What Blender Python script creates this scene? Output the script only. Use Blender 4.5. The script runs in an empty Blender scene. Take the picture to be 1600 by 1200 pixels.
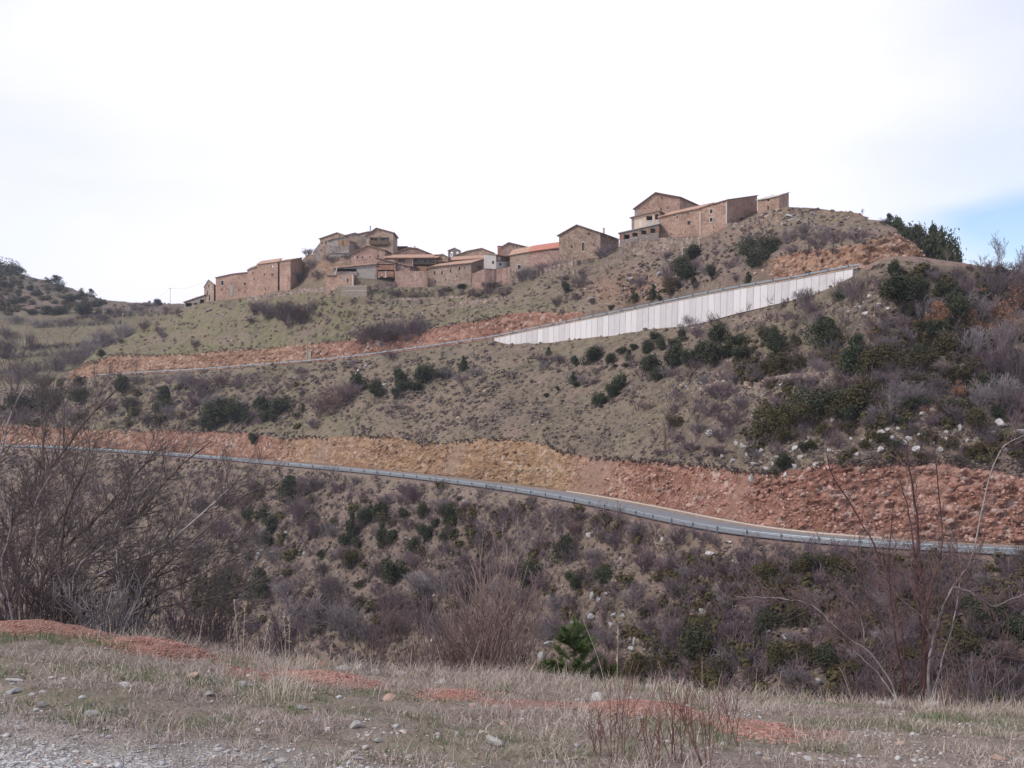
import bpy, bmesh, math, random
import numpy as np
from mathutils import Vector, Matrix

# ------------------------------------------------------------------ camera, sky, sun, exposure
sc = bpy.context.scene
F, CX, HY = 1716.0, 800.0, 600.0          # focal length and centre in photo pixels (1600 x 1200)
cam_d = bpy.data.cameras.new('camera'); cam = bpy.data.objects.new('camera', cam_d)
sc.collection.objects.link(cam); sc.camera = cam
cam_d.sensor_width = 36; cam_d.lens = 36 * F / 1600; cam_d.clip_start = 0.1; cam_d.clip_end = 6000
cam.location = (0, 0, 0); cam.rotation_euler = (math.radians(90), 0, 0)
sc.view_settings.view_transform = 'Standard'; sc.view_settings.look = 'None'
sc.view_settings.exposure = 0.04; sc.view_settings.gamma = 1.0
SUN_AZ, SUN_EL = math.radians(-118), math.radians(44)      # azimuth clockwise from +Y: left, a little behind the viewer
world = bpy.data.worlds.new("World"); sc.world = world; world.use_nodes = True
def build_world():
    nt = world.node_tree; N, Lk = nt.nodes, nt.links; N.clear()
    out = N.new('ShaderNodeOutputWorld'); bg = N.new('ShaderNodeBackground'); bg.inputs[1].default_value = 0.12
    sky = N.new('ShaderNodeTexSky'); sky.sky_type = 'NISHITA'; sky.sun_disc = False
    sky.sun_elevation = SUN_EL; sky.sun_rotation = SUN_AZ % (2 * math.pi); sky.altitude = 1200
    tc = N.new('ShaderNodeTexCoord'); sep = N.new('ShaderNodeSeparateXYZ'); Lk.new(tc.outputs['Generated'], sep.inputs[0])
    def M(op, a, b=None, c=None):
        n = N.new('ShaderNodeMath'); n.operation = op
        for i, v in enumerate((a, b, c)):
            if v is None: continue
            if isinstance(v, (int, float)): n.inputs[i].default_value = v
            else: Lk.new(v, n.inputs[i])
        return n.outputs[0]
    az = M('ARCTAN2', sep.outputs[0], sep.outputs[1]); el = M('ARCSINE', sep.outputs[2])
    mp = N.new('ShaderNodeMapping'); mp.inputs['Scale'].default_value = (1, 1, 3.2); Lk.new(tc.outputs['Generated'], mp.inputs[0])
    nz = N.new('ShaderNodeTexNoise'); nz.inputs['Scale'].default_value = 5; nz.inputs['Detail'].default_value = 5; nz.inputs['Roughness'].default_value = .5
    Lk.new(mp.outputs[0], nz.inputs[0])
    nz2 = N.new('ShaderNodeTexNoise'); nz2.inputs['Scale'].default_value = 1.7; nz2.inputs['Detail'].default_value = 4
    Lk.new(mp.outputs[0], nz2.inputs[0])
    n1 = M('SUBTRACT', nz.outputs[0], .5)
    # the opening in the cloud low on the right
    a1 = M('DIVIDE', M('SUBTRACT', az, math.radians(31)), math.radians(13)); e1 = M('DIVIDE', M('SUBTRACT', el, math.radians(7.3)), math.radians(2.5))
    r1 = M('SQRT', M('ADD', M('MULTIPLY', a1, a1), M('MULTIPLY', e1, e1)))
    r1 = M('ADD', r1, M('MULTIPLY', n1, 1.0))
    blue = N.new('ShaderNodeMapRange'); blue.inputs[1].default_value = 1.15; blue.inputs[2].default_value = .35; blue.interpolation_type = 'SMOOTHSTEP'
    Lk.new(r1, blue.inputs[0])
    # thin veil: pale blue-lavender near the sides
    thin = N.new('ShaderNodeMapRange'); thin.inputs[1].default_value = .26; thin.inputs[2].default_value = .62; thin.inputs[3].default_value = 0; thin.inputs[4].default_value = .42; thin.interpolation_type = 'SMOOTHSTEP'
    Lk.new(M('ADD', M('ABSOLUTE', M('ADD', az, .03)), M('MULTIPLY', M('SUBTRACT', nz2.outputs[0], .5), .5)), thin.inputs[0])
    cm = N.new('ShaderNodeMixRGB'); cm.inputs[1].default_value = (9.9, 9.55, 10.7, 1); cm.inputs[2].default_value = (8.2, 8.3, 9.4, 1)
    Lk.new(nz2.outputs[0], cm.inputs[0])
    mx = N.new('ShaderNodeMixRGB'); Lk.new(cm.outputs[0], mx.inputs[1])
    sm = N.new('ShaderNodeMixRGB'); sm.blend_type = 'MULTIPLY'; sm.inputs[0].default_value = 1; sm.inputs[2].default_value = (1.25, 1.25, 1.35, 1)
    Lk.new(sky.outputs[0], sm.inputs[1]); Lk.new(sm.outputs[0], mx.inputs[2])
    Lk.new(M('MINIMUM', M('ADD', M('MULTIPLY', blue.outputs[0], .9), thin.outputs[0]), 1.0), mx.inputs[0])
    # bright cloud over the front half only near the horizon is as bright as overhead
    Lk.new(mx.outputs[0], bg.inputs[0]); Lk.new(bg.outputs[0], out.inputs[0])
build_world()
sun_d = bpy.data.lights.new('sun', 'SUN'); sun = bpy.data.objects.new('sun', sun_d); sc.collection.objects.link(sun)
sun_d.energy = 2.8; sun_d.angle = math.radians(8); sun_d.color = (1.0, .95, .88)
_d = Vector((math.sin(SUN_AZ) * math.cos(SUN_EL), math.cos(SUN_AZ) * math.cos(SUN_EL), math.sin(SUN_EL)))
sun.rotation_euler = _d.to_track_quat('Z', 'Y').to_euler()

# ------------------------------------------------------------------ helpers
RNG = np.random.default_rng(7); random.seed(7)
def link(o):
    sc.collection.objects.link(o); return o
def meshobj(name, verts, faces, mats, parent=None, smooth=False, mi=None):
    """verts (n,3); faces (m,k) array or list of tuples"""
    me = bpy.data.meshes.new(name)
    if isinstance(faces, np.ndarray) and faces.ndim == 2:
        verts = np.asarray(verts, dtype=np.float32); m, k = faces.shape
        me.vertices.add(len(verts)); me.vertices.foreach_set('co', verts.ravel())
        me.loops.add(m * k); me.loops.foreach_set('vertex_index', faces.astype(np.int32).ravel())
        me.polygons.add(m); me.polygons.foreach_set('loop_start', np.arange(0, m * k, k, dtype=np.int32))
        if mi is not None: me.polygons.foreach_set('material_index', np.asarray(mi, dtype=np.int32))
        me.update(calc_edges=True)
    else:
        me.from_pydata([tuple(v) for v in verts], [], [tuple(f) for f in faces]); me.update()
        if mi is not None: me.polygons.foreach_set('material_index', np.asarray(mi, dtype=np.int32))
    if smooth: me.polygons.foreach_set('use_smooth', [True] * len(me.polygons))
    for m_ in (mats if isinstance(mats, (list, tuple)) else [mats]): me.materials.append(m_)
    o = bpy.data.objects.new(name, me); link(o)
    if parent is not None: o.parent = parent
    return o
def empty(name, loc):
    o = bpy.data.objects.new(name, None); o.empty_display_size = .3; o.location = loc; return link(o)
def tag(o, label=None, cat=None, group=None, kind=None):
    if label: o['label'] = label
    if cat: o['category'] = cat
    if group: o['group'] = group
    if kind: o['kind'] = kind
    return o
def W(x, y, Y):
    """photo pixel at distance Y -> world point"""
    return np.array([(x - CX) / F * Y, Y, (HY - y) / F * Y])

def _h(ix, iy, iz, s):
    n = (ix.astype(np.int64) * 374761393 + iy.astype(np.int64) * 668265263 + iz.astype(np.int64) * 2147483647 + s * 974634777) & 0xFFFFFFFF
    n = ((n ^ (n >> 13)) * 1274126177) & 0xFFFFFFFF
    n = ((n ^ (n >> 16)) * 2246822519) & 0xFFFFFFFF
    return ((n ^ (n >> 15)) & 0xFFFFFF) / float(0xFFFFFF)
def vnoise(x, y, z=None, s=0):
    if z is None: z = np.zeros_like(x)
    ix, iy, iz = np.floor(x), np.floor(y), np.floor(z)
    fx, fy, fz = x - ix, y - iy, z - iz
    fx, fy, fz = [t * t * (3 - 2 * t) for t in (fx, fy, fz)]
    r = 0
    for a in (0, 1):
        for b in (0, 1):
            for c in (0, 1):
                w = (fx if a else 1 - fx) * (fy if b else 1 - fy) * (fz if c else 1 - fz)
                r = r + w * _h(ix + a, iy + b, iz + c, s)
    return r * 2 - 1
def fbm(x, y, z=None, s=0, o=4, g=.5):
    r, a, t = 0, 1., 0
    for i in range(o):
        r = r + a * vnoise(x * 2 ** i + 13.7 * i, y * 2 ** i - 7.1 * i, None if z is None else z * 2 ** i, s + i); t += a; a *= g
    return r / t
def voro(x, y, z, s=0):
    """F1 distance, F2-F1 and id value of 3-D jittered cells"""
    ix, iy, iz = np.floor(x), np.floor(y), np.floor(z)
    d1 = np.full(x.shape, 9.); d2 = d1.copy(); idv = np.zeros(x.shape)
    for a in (-1, 0, 1):
        for b in (-1, 0, 1):
            for c in (-1, 0, 1):
                cx, cy, cz = ix + a, iy + b, iz + c
                px = cx + .1 + .8 * _h(cx, cy, cz, s); py = cy + .1 + .8 * _h(cx, cy, cz, s + 1); pz = cz + .1 + .8 * _h(cx, cy, cz, s + 2)
                d = np.sqrt((px - x) ** 2 + (py - y) ** 2 + (pz - z) ** 2)
                m = d < d1
                d2 = np.where(m, d1, np.minimum(d2, d)); idv = np.where(m, _h(cx, cy, cz, s + 3), idv); d1 = np.where(m, d, d1)
    return d1, d2 - d1, idv

# ------------------------------------------------------------------ node material helper
class NM:
    def __init__(self, name, rough=.9, spec=.2):
        self.m = bpy.data.materials.new(name); self.m.use_nodes = True
        self.nt = self.m.node_tree; self.N = self.nt.nodes; self.L = self.nt.links
        self.b = self.N['Principled BSDF']; self.b.inputs['Roughness'].default_value = rough
        self.b.inputs['Specular IOR Level'].default_value = spec
        self.tc = self.N.new('ShaderNodeTexCoord')
        self.co = self.tc.outputs['Object']
    def set(self, n, i, v):
        if v is None: return
        if hasattr(v, 'is_linked') or isinstance(v, bpy.types.NodeSocket): self.L.new(v, n.inputs[i])
        elif isinstance(v, tuple) and len(v) == 3 and n.inputs[i].type == 'RGBA': n.inputs[i].default_value = (*v, 1)
        else: n.inputs[i].default_value = v
    def world(self):
        g = self.N.new('ShaderNodeNewGeometry'); self.co = g.outputs['Position']; return self
    def map(self, s, co=None):
        n = self.N.new('ShaderNodeMapping'); n.inputs['Scale'].default_value = s; self.L.new(co or self.co, n.inputs[0]); return n.outputs[0]
    def noise(self, sc, det=4, rough=.6, co=None, dist=0):
        n = self.N.new('ShaderNodeTexNoise'); n.inputs['Scale'].default_value = sc; n.inputs['Detail'].default_value = det
        n.inputs['Roughness'].default_value = rough; n.inputs['Distortion'].default_value = dist
        self.L.new(co or self.co, n.inputs[0]); return n.outputs[0]
    def vor(self, sc, feat='F1', co=None, out=0, rnd=1):
        n = self.N.new('ShaderNodeTexVoronoi'); n.feature = feat; n.inputs['Scale'].default_value = sc
        n.inputs['Randomness'].default_value = rnd
        self.L.new(co or self.co, n.inputs[0]); return n.outputs[out]
    def math(self, op, a, b=None):
        n = self.N.new('ShaderNodeMath'); n.operation = op; self.set(n, 0, a); self.set(n, 1, b); return n.outputs[0]
    def ramp(self, v, a, b, lo=0., hi=1.):
        n = self.N.new('ShaderNodeMapRange'); self.set(n, 0, v); n.inputs[1].default_value = a; n.inputs[2].default_value = b
        n.inputs[3].default_value = lo; n.inputs[4].default_value = hi; return n.outputs[0]
    def mix(self, f, a, b, mode='MIX'):
        n = self.N.new('ShaderNodeMixRGB'); n.blend_type = mode; self.set(n, 0, f); self.set(n, 1, a); self.set(n, 2, b); return n.outputs[0]
    def sep(self, c):
        n = self.N.new('ShaderNodeSeparateColor'); self.L.new(c, n.inputs[0]); return n.outputs
    def attr(self, name):
        n = self.N.new('ShaderNodeAttribute'); n.attribute_name = name; return n
    def objrand(self):
        return self.N.new('ShaderNodeObjectInfo').outputs['Random']
    def bump(self, h, strength=.5, dist=.1):
        n = self.N.new('ShaderNodeBump'); n.inputs['Strength'].default_value = strength; n.inputs['Distance'].default_value = dist
        self.L.new(h, n.inputs['Height']); self.L.new(n.outputs[0], self.b.inputs['Normal'])
    def col(self, c): self.set(self.b, 'Base Color', c); return self.m
    def hsv(self, c, h=.5, s=1., v=1.):
        n = self.N.new('ShaderNodeHueSaturation'); self.set(n, 0, h); self.set(n, 1, s); self.set(n, 2, v); self.L.new(c, n.inputs['Color']); return n.outputs[0]
def simple(name, c, rough=.8, var=.25, scale=6, spec=.2, metal=0, bump=0):
    m = NM(name, rough, spec); n = m.noise(scale, 4)
    lo = tuple(v * (1 - var) for v in c); hi = tuple(min(1, v * (1 + var)) for v in c)
    m.b.inputs['Metallic'].default_value = metal
    if bump: m.bump(n, .6, bump)
    return m.col(m.mix(m.ramp(n, .3, .7), lo, hi))

# ------------------------------------------------------------------ the hillside: feature lines, photo column by photo column
def pl(s):
    """'x:v x:v' -> arrays"""
    a = [tuple(map(float, t.split(':'))) for t in s.split()]
    return np.array([t[0] for t in a]), np.array([t[1] for t in a])
def it(s, x): xs, vs = pl(s); return np.interp(x, xs, vs)
R1 = [(x, 27456. / (y - 600)) for x, y in ((-700, 690), (-300, 692.5), (0, 697), (150, 705), (300, 715), (450, 729), (600, 743), (750, 762), (850, 777), (950, 797), (1050, 820), (1150, 838), (1300, 853), (1450, 862), (1600, 870), (1900, 884), (2300, 900))]
R1 = np.array([[(x - CX) / F * Y, Y, -16.] for x, Y in R1])
R2 = np.array([W(x, y, Y) for x, y, Y in ((110, 592, 300), (200, 586, 292), (300, 581, 284), (400, 573, 274), (500, 566, 263), (600, 554, 252), (700, 540, 241), (770, 530, 233), (850, 513, 222), (950, 494, 207), (1050, 473, 192), (1150, 453, 177), (1250, 437, 164), (1350, 417, 152))])
R2 = np.vstack([[[-150, 318, 1.0], [-135, 307, 1.2]], R2, [[54, 151, 16.3], [59, 156, 16.4], [61, 165, 16.5], [62, 178, 16.8]]])
def smooth_line(P, step=1.0, it_=3):
    P = np.array(P, float)
    for _ in range(it_):
        Q = [P[0]]
        for a, b in zip(P[:-1], P[1:]): Q += [a * .75 + b * .25, a * .25 + b * .75]
        P = np.array(Q + [P[-1]])
    d = np.r_[0, np.cumsum(np.linalg.norm(np.diff(P, axis=0), axis=1))]
    t = np.arange(0, d[-1], step)
    return np.stack([np.interp(t, d, P[:, k]) for k in range(3)], 1)
R1s, R2s = smooth_line(R1), smooth_line(R2)
def offset(P, w):
    t = np.gradient(P[:, :2], axis=0); t /= np.linalg.norm(t, axis=1)[:, None]
    n = np.stack([-t[:, 1], t[:, 0]], 1)
    Q = P.copy(); Q[:, :2] += n * w; return Q
def to_cols(P, x, lo=None, hi=None):
    px = CX + F * P[:, 0] / P[:, 1]
    ok = np.ones(len(px), bool)
    if hi: ok &= (px < hi)
    if lo: ok &= (px > lo)
    i = np.argsort(px[ok]); return np.interp(x, px[ok][i], P[ok][i, 1]), np.interp(x, px[ok][i], P[ok][i, 2])
_r2c = R2s[(R2s[:, 0] < 50)]

def lines(x):
    """list of (Y, z) arrays for photo columns x, near to far"""
    o = []
    zz = lambda y, Y: (HY - y) * Y / F
    one = np.ones_like(x)
    A = (24.5 * one, -14.3 * one)
    B = (58 * one, it('-200:-54 150:-50 900:-44 1200:-40 1600:-38', x))
    C = (it('-700:235 -200:222 150:205 450:165 600:147 900:108 1200:80 1600:71 2200:66', x), it('-200:-52 150:-50 450:-47 600:-46 900:-42 1200:-36 1600:-34', x))
    YD, _ = to_cols(offset(R1s, -1.6), x); D = (YD, -16.25 * one)
    YD2, _ = to_cols(offset(R1s, -.6), x); D2 = (YD2, -16.08 * one)
    YE, _ = to_cols(offset(R1s, 7.6), x); E = (YE, -16.0 * one)
    y1 = it('-300:655 0:660 100:668 180:672 300:671 400:676 440:683 520:680 600:680 640:688 665:693 700:691 750:684 800:685 850:692 885:705 920:712 1000:718 1060:722 1100:728 1200:738 1250:730 1300:722 1400:720 1500:724 1560:735 1600:745 1900:760', x)
    y1 = y1 + 4.5 * fbm(x / 34, x * 0 + .5, None, 301, 4, .6) + 1.2
    h1 = zz(y1, YE + 4) + 16
    Fl = (YE + .9 + .55 * h1, zz(y1, YE + .9 + .55 * h1))
    YI, zI = to_cols(_r2c, x)
    YJ, zJ0 = to_cols(offset(_r2c, 6.6), x)
    yb = it('770:531 800:539 850:537 900:529 950:523 1000:516 1050:510 1100:500 1150:486 1200:474 1250:462 1300:447 1340:424 1350:418', x)
    yI = HY - zI * F / YI
    inside = (x > 765) & (x < 1352)
    YH = YI - .35; yH = np.where(inside, np.maximum(yb, yI + .3), yI + .6)
    YI = YI + .25; zI = zI - .05; zJ = zJ0 - .05
    y2 = it('110:580 130:568 160:558 200:553 240:555 300:553 350:547 400:545 450:540 500:536 530:533 600:525 640:520 680:512 750:500 800:488 850:487 880:489 950:484 1000:472 1050:457 1100:440 1150:425 1200:405 1250:392 1300:387 1350:378', x)
    y2 = y2 + 3. * fbm(x / 26, x * 0 + .5, None, 303, 4, .6) * (x > 120)
    h2 = np.maximum(zz(y2, YJ + 3) - zJ, .3)
    YK = YJ + .8 + .5 * h2; zK = zz(y2, YK)
    YL = it('110:314 150:318 200:325 240:328 290:327 337:316 402:307 434:301 470:296 510:285 533:278 585:278 617:280 668:278 737:273 797:270 873:265 938:260 968:245 1029:242 1094:238.5 1135:234 1183:230 1230:224 1300:215 1350:205 1380:195', x)
    yL = it('110:584 150:551 200:528 240:503 290:480 330:472 400:466 450:458 500:456 560:452 600:449 665:449 720:449 800:440 830:428 870:415 920:406 965:398 1030:388 1090:377 1150:352 1200:330 1230:323 1280:327 1340:334 1380:342', x)
    zL = zz(yL, YL)
    YM = YL + np.interp(x, [110, 240, 300, 470, 500, 620, 680, 1150, 1230, 1380], [6, 8, 28, 28, 24, 26, 30, 22, 14, 10])
    yM = it('110:586 150:553 200:530 240:506 290:484 330:470 400:452 440:430 465:414 480:400 500:396 560:395 620:400 660:420 700:418 800:415 870:408 900:402 960:388 1000:380 1100:350 1200:329 1230:326 1280:330 1340:337 1380:345', x)
    zM = zz(yM, YM)
    YN = YM + np.interp(x, [110, 240, 330, 1230, 1380], [16, 18, 50, 30, 20])
    zN = np.interp(x, [110, 150, 290, 400, 1230, 1380], [-3, 3, 12, 20, 24, 18])
    YN = np.minimum(YN, 1e9)
    # left of the nose: plain slope running on to the meadows
    l = np.clip((x - 55) / 55, 0, 1); l = l * l * (3 - 2 * l)
    def left(Y, z, Y0, y0): return Y * l + Y0 * (1 - l), z * l + zz(y0, Y0) * (1 - l)
    H = left(YH, zz(yH, YH), 312, 640); I = left(YI, zI, 317, 634); J = left(YJ, zJ, 324, 626); K = left(YK, zK, 335, 616)
    Ll = left(YL, zL, 347, 608); Mm = left(YM, zM, 354, 604); Nn = left(YN, zN, 358, 602)
    # right of the wall: the spur that hides the road, hill top and its right shoulder behind it
    r = np.clip((x - 1345) / 12, 0, 1)
    def right(P, xs, Ys, ys, zabs=None):
        Yr = np.interp(x, xs, Ys); zr = zz(np.interp(x, xs, ys), Yr) if zabs is None else np.interp(x, xs, zabs)
        return P[0] * (1 - r) + Yr * r, P[1] * (1 - r) + zr * r
    xs = [1350, 1375, 1400, 1430, 1450, 1470, 1500, 1560, 1600, 1900]
    H = right(H, xs, [148, 146, 145, 145, 145, 145, 145, 146, 147, 150], [424, 410, 407, 409, 412, 414, 416, 425, 430, 440])
    I = right(I, xs, [151, 150, 150, 150, 150, 150, 150, 151, 152, 156], [417, 405, 400, 401, 403, 406, 410, 420, 425, 435])
    J = right(J, xs, [161, 162, 163, 164, 165, 166, 168, 172, 175, 185], None or ys0(xs), zabs=[16.2, 16.3, 16.3, 16.3, 16.3, 15.5, 14, 11, 9, 6])
    K = right(K, xs, [165, 167, 168, 168, 169, 172, 176, 182, 186, 200], None or ys0(xs), zabs=[21.3, 22.4, 23.2, 21.5, 19.3, 14, 12, 9, 7, 3])
    Ll = right(Ll, xs, [203, 196, 188, 182, 180, 182, 188, 195, 200, 220], None or ys0(xs), zabs=[30.5, 29.2, 26.6, 22.3, 18.6, 13, 10, 7, 5, 0])
    Mm = right(Mm, xs, [212, 205, 198, 192, 190, 195, 200, 210, 215, 240], None or ys0(xs), zabs=[30.8, 29.2, 25.5, 20.5, 17, 11, 8, 5, 3, -4])
    Nn = right(Nn, xs, [235, 230, 225, 220, 220, 222, 226, 235, 240, 270], None or ys0(xs), zabs=[18, 17, 15, 12, 10, 4, 2, 0, -3, -10])
    YO = np.maximum(it('-700:366 290:380 400:440 1400:420 2200:420', x), Nn[0] + 3); zO = np.where(x < 290, zz(600, YO), it('290:2 400:10 1400:8 2200:-10', x)) 
    YP = it('-700:460 290:470 400:520', x); zP = np.where(x < 300, zz(it('0:489 300:487', x), YP), it('300:31 400:20 1300:16 2200:-12', x))
    YQ = it('-700:620 0:600 290:620 400:640', x); zQ = np.where(x < 345, zz(it('-700:330 -300:385 -100:402 0:414 25:425 50:433 100:447 130:458 160:468 200:472 250:475 290:475 340:480', x), YQ), it('345:42 500:28 2200:-10', x))
    YR = 1000 * one; zR = zQ - 45
    S = (2600 * one, -60 * one)
    return [A, B, C, D, D2, E, Fl, H, I, J, K, Ll, Mm, Nn, (YO, zO), (YP, zP), (YQ, zQ), (YR, zR), S]
def ys0(xs): return [500] * len(xs)
# ------------------------------------------------------------------ hillside mesh
xc = np.concatenate([np.arange(-620, -60, 14), np.arange(-60, 1660, 1.9), np.arange(1660, 2250, 14)]).astype(float)
LN = lines(xc)
nrow = [10, 14, 190, 3, 6, 72, 230, 4, 5, 36, 130, 36, 8, 8, 70, 60, 8, 6]
def eased(n, k):
    t = np.arange(n) / n
    return t
Ys, Zs, Sg, Ts = [], [], [], []
for k, n in enumerate(nrow):
    for t in eased(n, k):
        (Ya, za), (Yb, zb) = LN[k], LN[k + 1]
        tt = t
        Ys.append(Ya + (Yb - Ya) * tt); Zs.append(za + (zb - za) * t); Sg.append(k); Ts.append(t)
Ys.append(LN[-1][0]); Zs.append(LN[-1][1]); Sg.append(17); Ts.append(1.)
Y = np.array(Ys); Z = np.array(Zs); Sg = np.array(Sg)[:, None] * np.ones_like(xc, dtype=int)[None]; T = np.array(Ts)[:, None] * np.ones_like(xc)[None]
XP = np.ones_like(Y) * xc[None]; X = (XP - CX) / F * Y
seg = lambda *k: np.isin(Sg, k)
edge = lambda a, b: np.clip(T / a, 0, 1) * np.clip((1 - T) / b, 0, 1)
amp = np.zeros_like(Y)
amp = np.where(seg(0, 1), .6, amp); amp = np.where(seg(2), np.clip((1 - T) / .12, 0, 1), amp)
amp = np.where(seg(6), edge(.05, .05) * .8 + .03, amp); amp = np.where(seg(10), edge(.08, .05) * .75, amp)
amp = np.where(seg(11), .3 * edge(.1, .1), amp); amp = np.where(seg(12, 13), .5, amp)
amp = np.where(seg(14), .35, amp); amp = np.where(seg(15), 1.2 * edge(.2, .3) + .25, amp); amp = np.where(seg(16, 17), 1., amp)
big = fbm(X / 14, Y / 14, Z / 14, 3, 3); mid_ = fbm(X / 3.1, Y / 3.1, Z / 3.1, 11, 4, .55)
Z = Z + amp * (big * 1.5 + mid_ * .75)
# gullies and ribs that run down to the left on the lower slope and on the right of the middle slope
cr = .75 * X - 1.05 * Z + 6 * fbm(X / 30, Y / 30, Z / 30, 21, 2); al = X + Z
rib = 1 - np.abs(fbm(cr / 9, al / 45, None, 23, 3)) * 2.4
Z = Z + np.where(seg(2), amp * 1.9 * rib * np.clip(T / .1, 0, 1), 0)
Z = Z + np.where(seg(6), amp * .7 * rib, 0)
# old terraces
def stepz(Z, per, a, w):
    u = Z / per; f = u - np.floor(u); s = np.where(f < .8, f / .8 * .35, .35 + (f - .8) / .2 * .65)
    return a * w * ((s - f) * per)
tn = np.clip(fbm(X / 22, Z / 6, None, 31, 2) * 3 + .6, 0, 1)
Z = Z + np.where(seg(10), stepz(Z + X * .03, 3.4, .55, tn * edge(.05, .06)), 0)
Z = Z + np.where(seg(6) & (XP > 1040), stepz(Z - X * .12, 4.2, .7, tn * edge(.06, .06)), 0)
Z = Z + np.where(seg(14), stepz(Z - X * .02, 6.5, .9, edge(.02, .02)), 0)
# crags above the upper road
cragm = np.clip(1 - ((XP - 985) / 90) ** 2 - (((HY - Z / Y * F) - 455) / 38) ** 2, 0, 1) * seg(10)
cragm = np.maximum(cragm, np.clip(1 - ((XP - 1190) / 60) ** 2, 0, 1) * np.clip(1 - np.abs(T - .82) / .2, 0, 1) * seg(10) * .8)
cragm = np.maximum(cragm, .8 * np.clip((XP - 1150) / 80, 0, 1) * np.clip((1420 - XP) / 60, 0, 1) * np.clip((T - .72) / .2, 0, 1) * seg(10) * (vnoise(X / 3, Z / 2) > -.1))
# rock faces of the two road cuttings
cut1 = seg(5) & (XP > -80); cut2 = seg(9) & (XP > 108) & (XP < 1462)
cutm = (cut1 | cut2).astype(float) * np.clip(T / .06, 0, 1)
gapn = np.interp(XP, [100, 560, 640, 860, 930, 1195, 1245, 1460], [1, 1, .85, .9, .12, .12, 1, 1]) + .5 * fbm(X / 7, Z / 3, None, 47, 3)
cutm = np.where(cut2, cutm * np.clip((gapn - .3) * 3, 0, 1), cutm)
size = np.interp(XP, [0, 900, 1150, 1600], [.9, .9, .95, 1.05])
cragm = np.maximum(cragm, np.clip(1 - ((XP - 515) / 55) ** 2, 0, 1) * seg(11) * np.clip(T * 2.2 - .2, 0, 1))
w = np.where((cutm > 0) | (cragm > .02))
wp = fbm(X[w] / 1.3, Y[w] / 1.3, Z[w] / 1.3, 44, 3) * .5; d1, d21, idv = voro(X[w] / size[w] * .8 + wp + Z[w] * .25, Y[w] / size[w] + wp, (Z[w] - X[w] * .18) / size[w] * 1.9 + wp, 50)
e1, e21, idw = voro(X[w] / size[w] * 2.7, Y[w] / size[w] * 2.7, Z[w] / size[w] * 3.2, 60)
ch = np.zeros_like(X); ch[w] = (idv - .45) * 1.1 * size[w] * np.clip(d21 * 3, 0, 1) + (idw - .45) * .42 * np.clip(e21 * 3, 0, 1)
sa = np.where(cutm > 0, cutm * np.interp(XP, [430, 470, 880, 900, 1100], [.9, 1.1, 1.1, .8, 1.05]) * edge(.05, .12) * np.clip(fbm(X / 6, Z / 4, None, 41, 2) * 1.5 + .75, .2, 1), cragm * 1.3)
Y = Y - ch * sa; Z = Z + .35 * ch * sa
Y = Y - np.where(cutm > 0, 1.4 * cutm * edge(.25, .25) * fbm(X / 9, Z / 12, None, 43, 3), 0)
X = (XP - CX) / F * Y + np.where(cutm > 0, .0, 0)
# photo-row of every vertex, for masks
PY = HY - Z / Y * F
gn = fbm(X / 11, Z / 7, Y / 11, 71, 4)
green = np.zeros_like(X)
green = np.where(seg(10), np.interp(XP, [0, 120, 650, 800, 1000, 1250, 1300], [.6, 1.05, .95, .65, .2, .35, .25]), green)
green = np.where(seg(6), np.interp(XP, [0, 250, 560, 800, 1100, 1600], [.4, .6, .55, .42, .28, .2]), green)
green = np.where(seg(14), .85, green); green = np.where(seg(13), .6, green); green = np.where(seg(15), .18, green)
green = np.where(seg(2), .12, green); green = np.where(seg(2) & (T > .93), .5, green)
green = np.where(seg(11, 12), .5, green)
# bright grass below the tank and left of the nose
for gx, gy, rx, ry, a in ((515, 461, 30, 6, 1.4), (285, 522, 45, 9, .8), (450, 512, 50, 20, .4), (850, 480, 60, 15, .45), (640, 459, 60, 4, .8), (1280, 345, 60, 8, .8), (1130, 780, 20, 4, .8)):
    green = green + a * np.exp(-((XP - gx) / rx) ** 2 - ((PY - gy) / ry) ** 2) * (Y > 100)
green = np.clip(green + gn * .35, 0, 1.3) * (1 - np.clip(cutm, 0, 1))
soil = np.clip(np.where(seg(2), .36, np.where(seg(6), .25, np.where(seg(10), .22, .1))) + .9 * fbm(X / 6, Y / 6, Z / 4, 81, 4), 0, 1)
soil = np.where(seg(10) & (XP > 900), soil + .25, soil); soil = np.where(seg(2) & (T > .9), soil + .25, soil)
soil = np.where(seg(3, 4, 7, 8), 1, soil); soil = np.clip(np.maximum(soil, cragm * .8), 0, 1)
for gx, gy, rx, ry, a in ((1165, 602, 60, 14, .9), (1260, 590, 50, 10, .7), (1115, 600, 26, 12, .5), (1110, 950, 40, 18, .8), (1160, 1010, 14, 40, .9), (1250, 1050, 12, 40, .9), (1180, 560, 60, 6, .6), (1570, 960, 25, 60, .9), (1060, 880, 60, 14, .9), (580, 775, 60, 10, .5), (470, 800, 20, 20, .8), (600, 850, 20, 26, .8), (560, 900, 30, 14, .6), (1060, 500, 40, 6, .6), (1180, 498, 50, 7, .7), (930, 460, 10, 14, .9), (700, 475, 60, 6, .5)):
    soil = soil + a * np.exp(-((XP - gx) / rx) ** 2 - ((PY - gy) / ry) ** 2) * (Y > 60)
soil = np.clip(soil, 0, 1)
red = np.interp(XP, [-100, 150, 260, 420, 470, 600, 880, 900, 960, 1050, 1600], [.6, .5, .7, .62, .3, .2, .12, .45, .6, .8, .85])
red = np.where(cut2, np.interp(XP, [100, 200, 480, 500, 700, 1100, 1240, 1450], [.45, .4, .45, .72, .8, .55, .5, .38]), red)
red = np.where(seg(2), np.interp(XP, [0, 700, 1000, 1250, 1600], [.25, .25, .5, .7, .75]), red); red = np.where(seg(6), .35, red); red = np.where(seg(10), .42, red)
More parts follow.
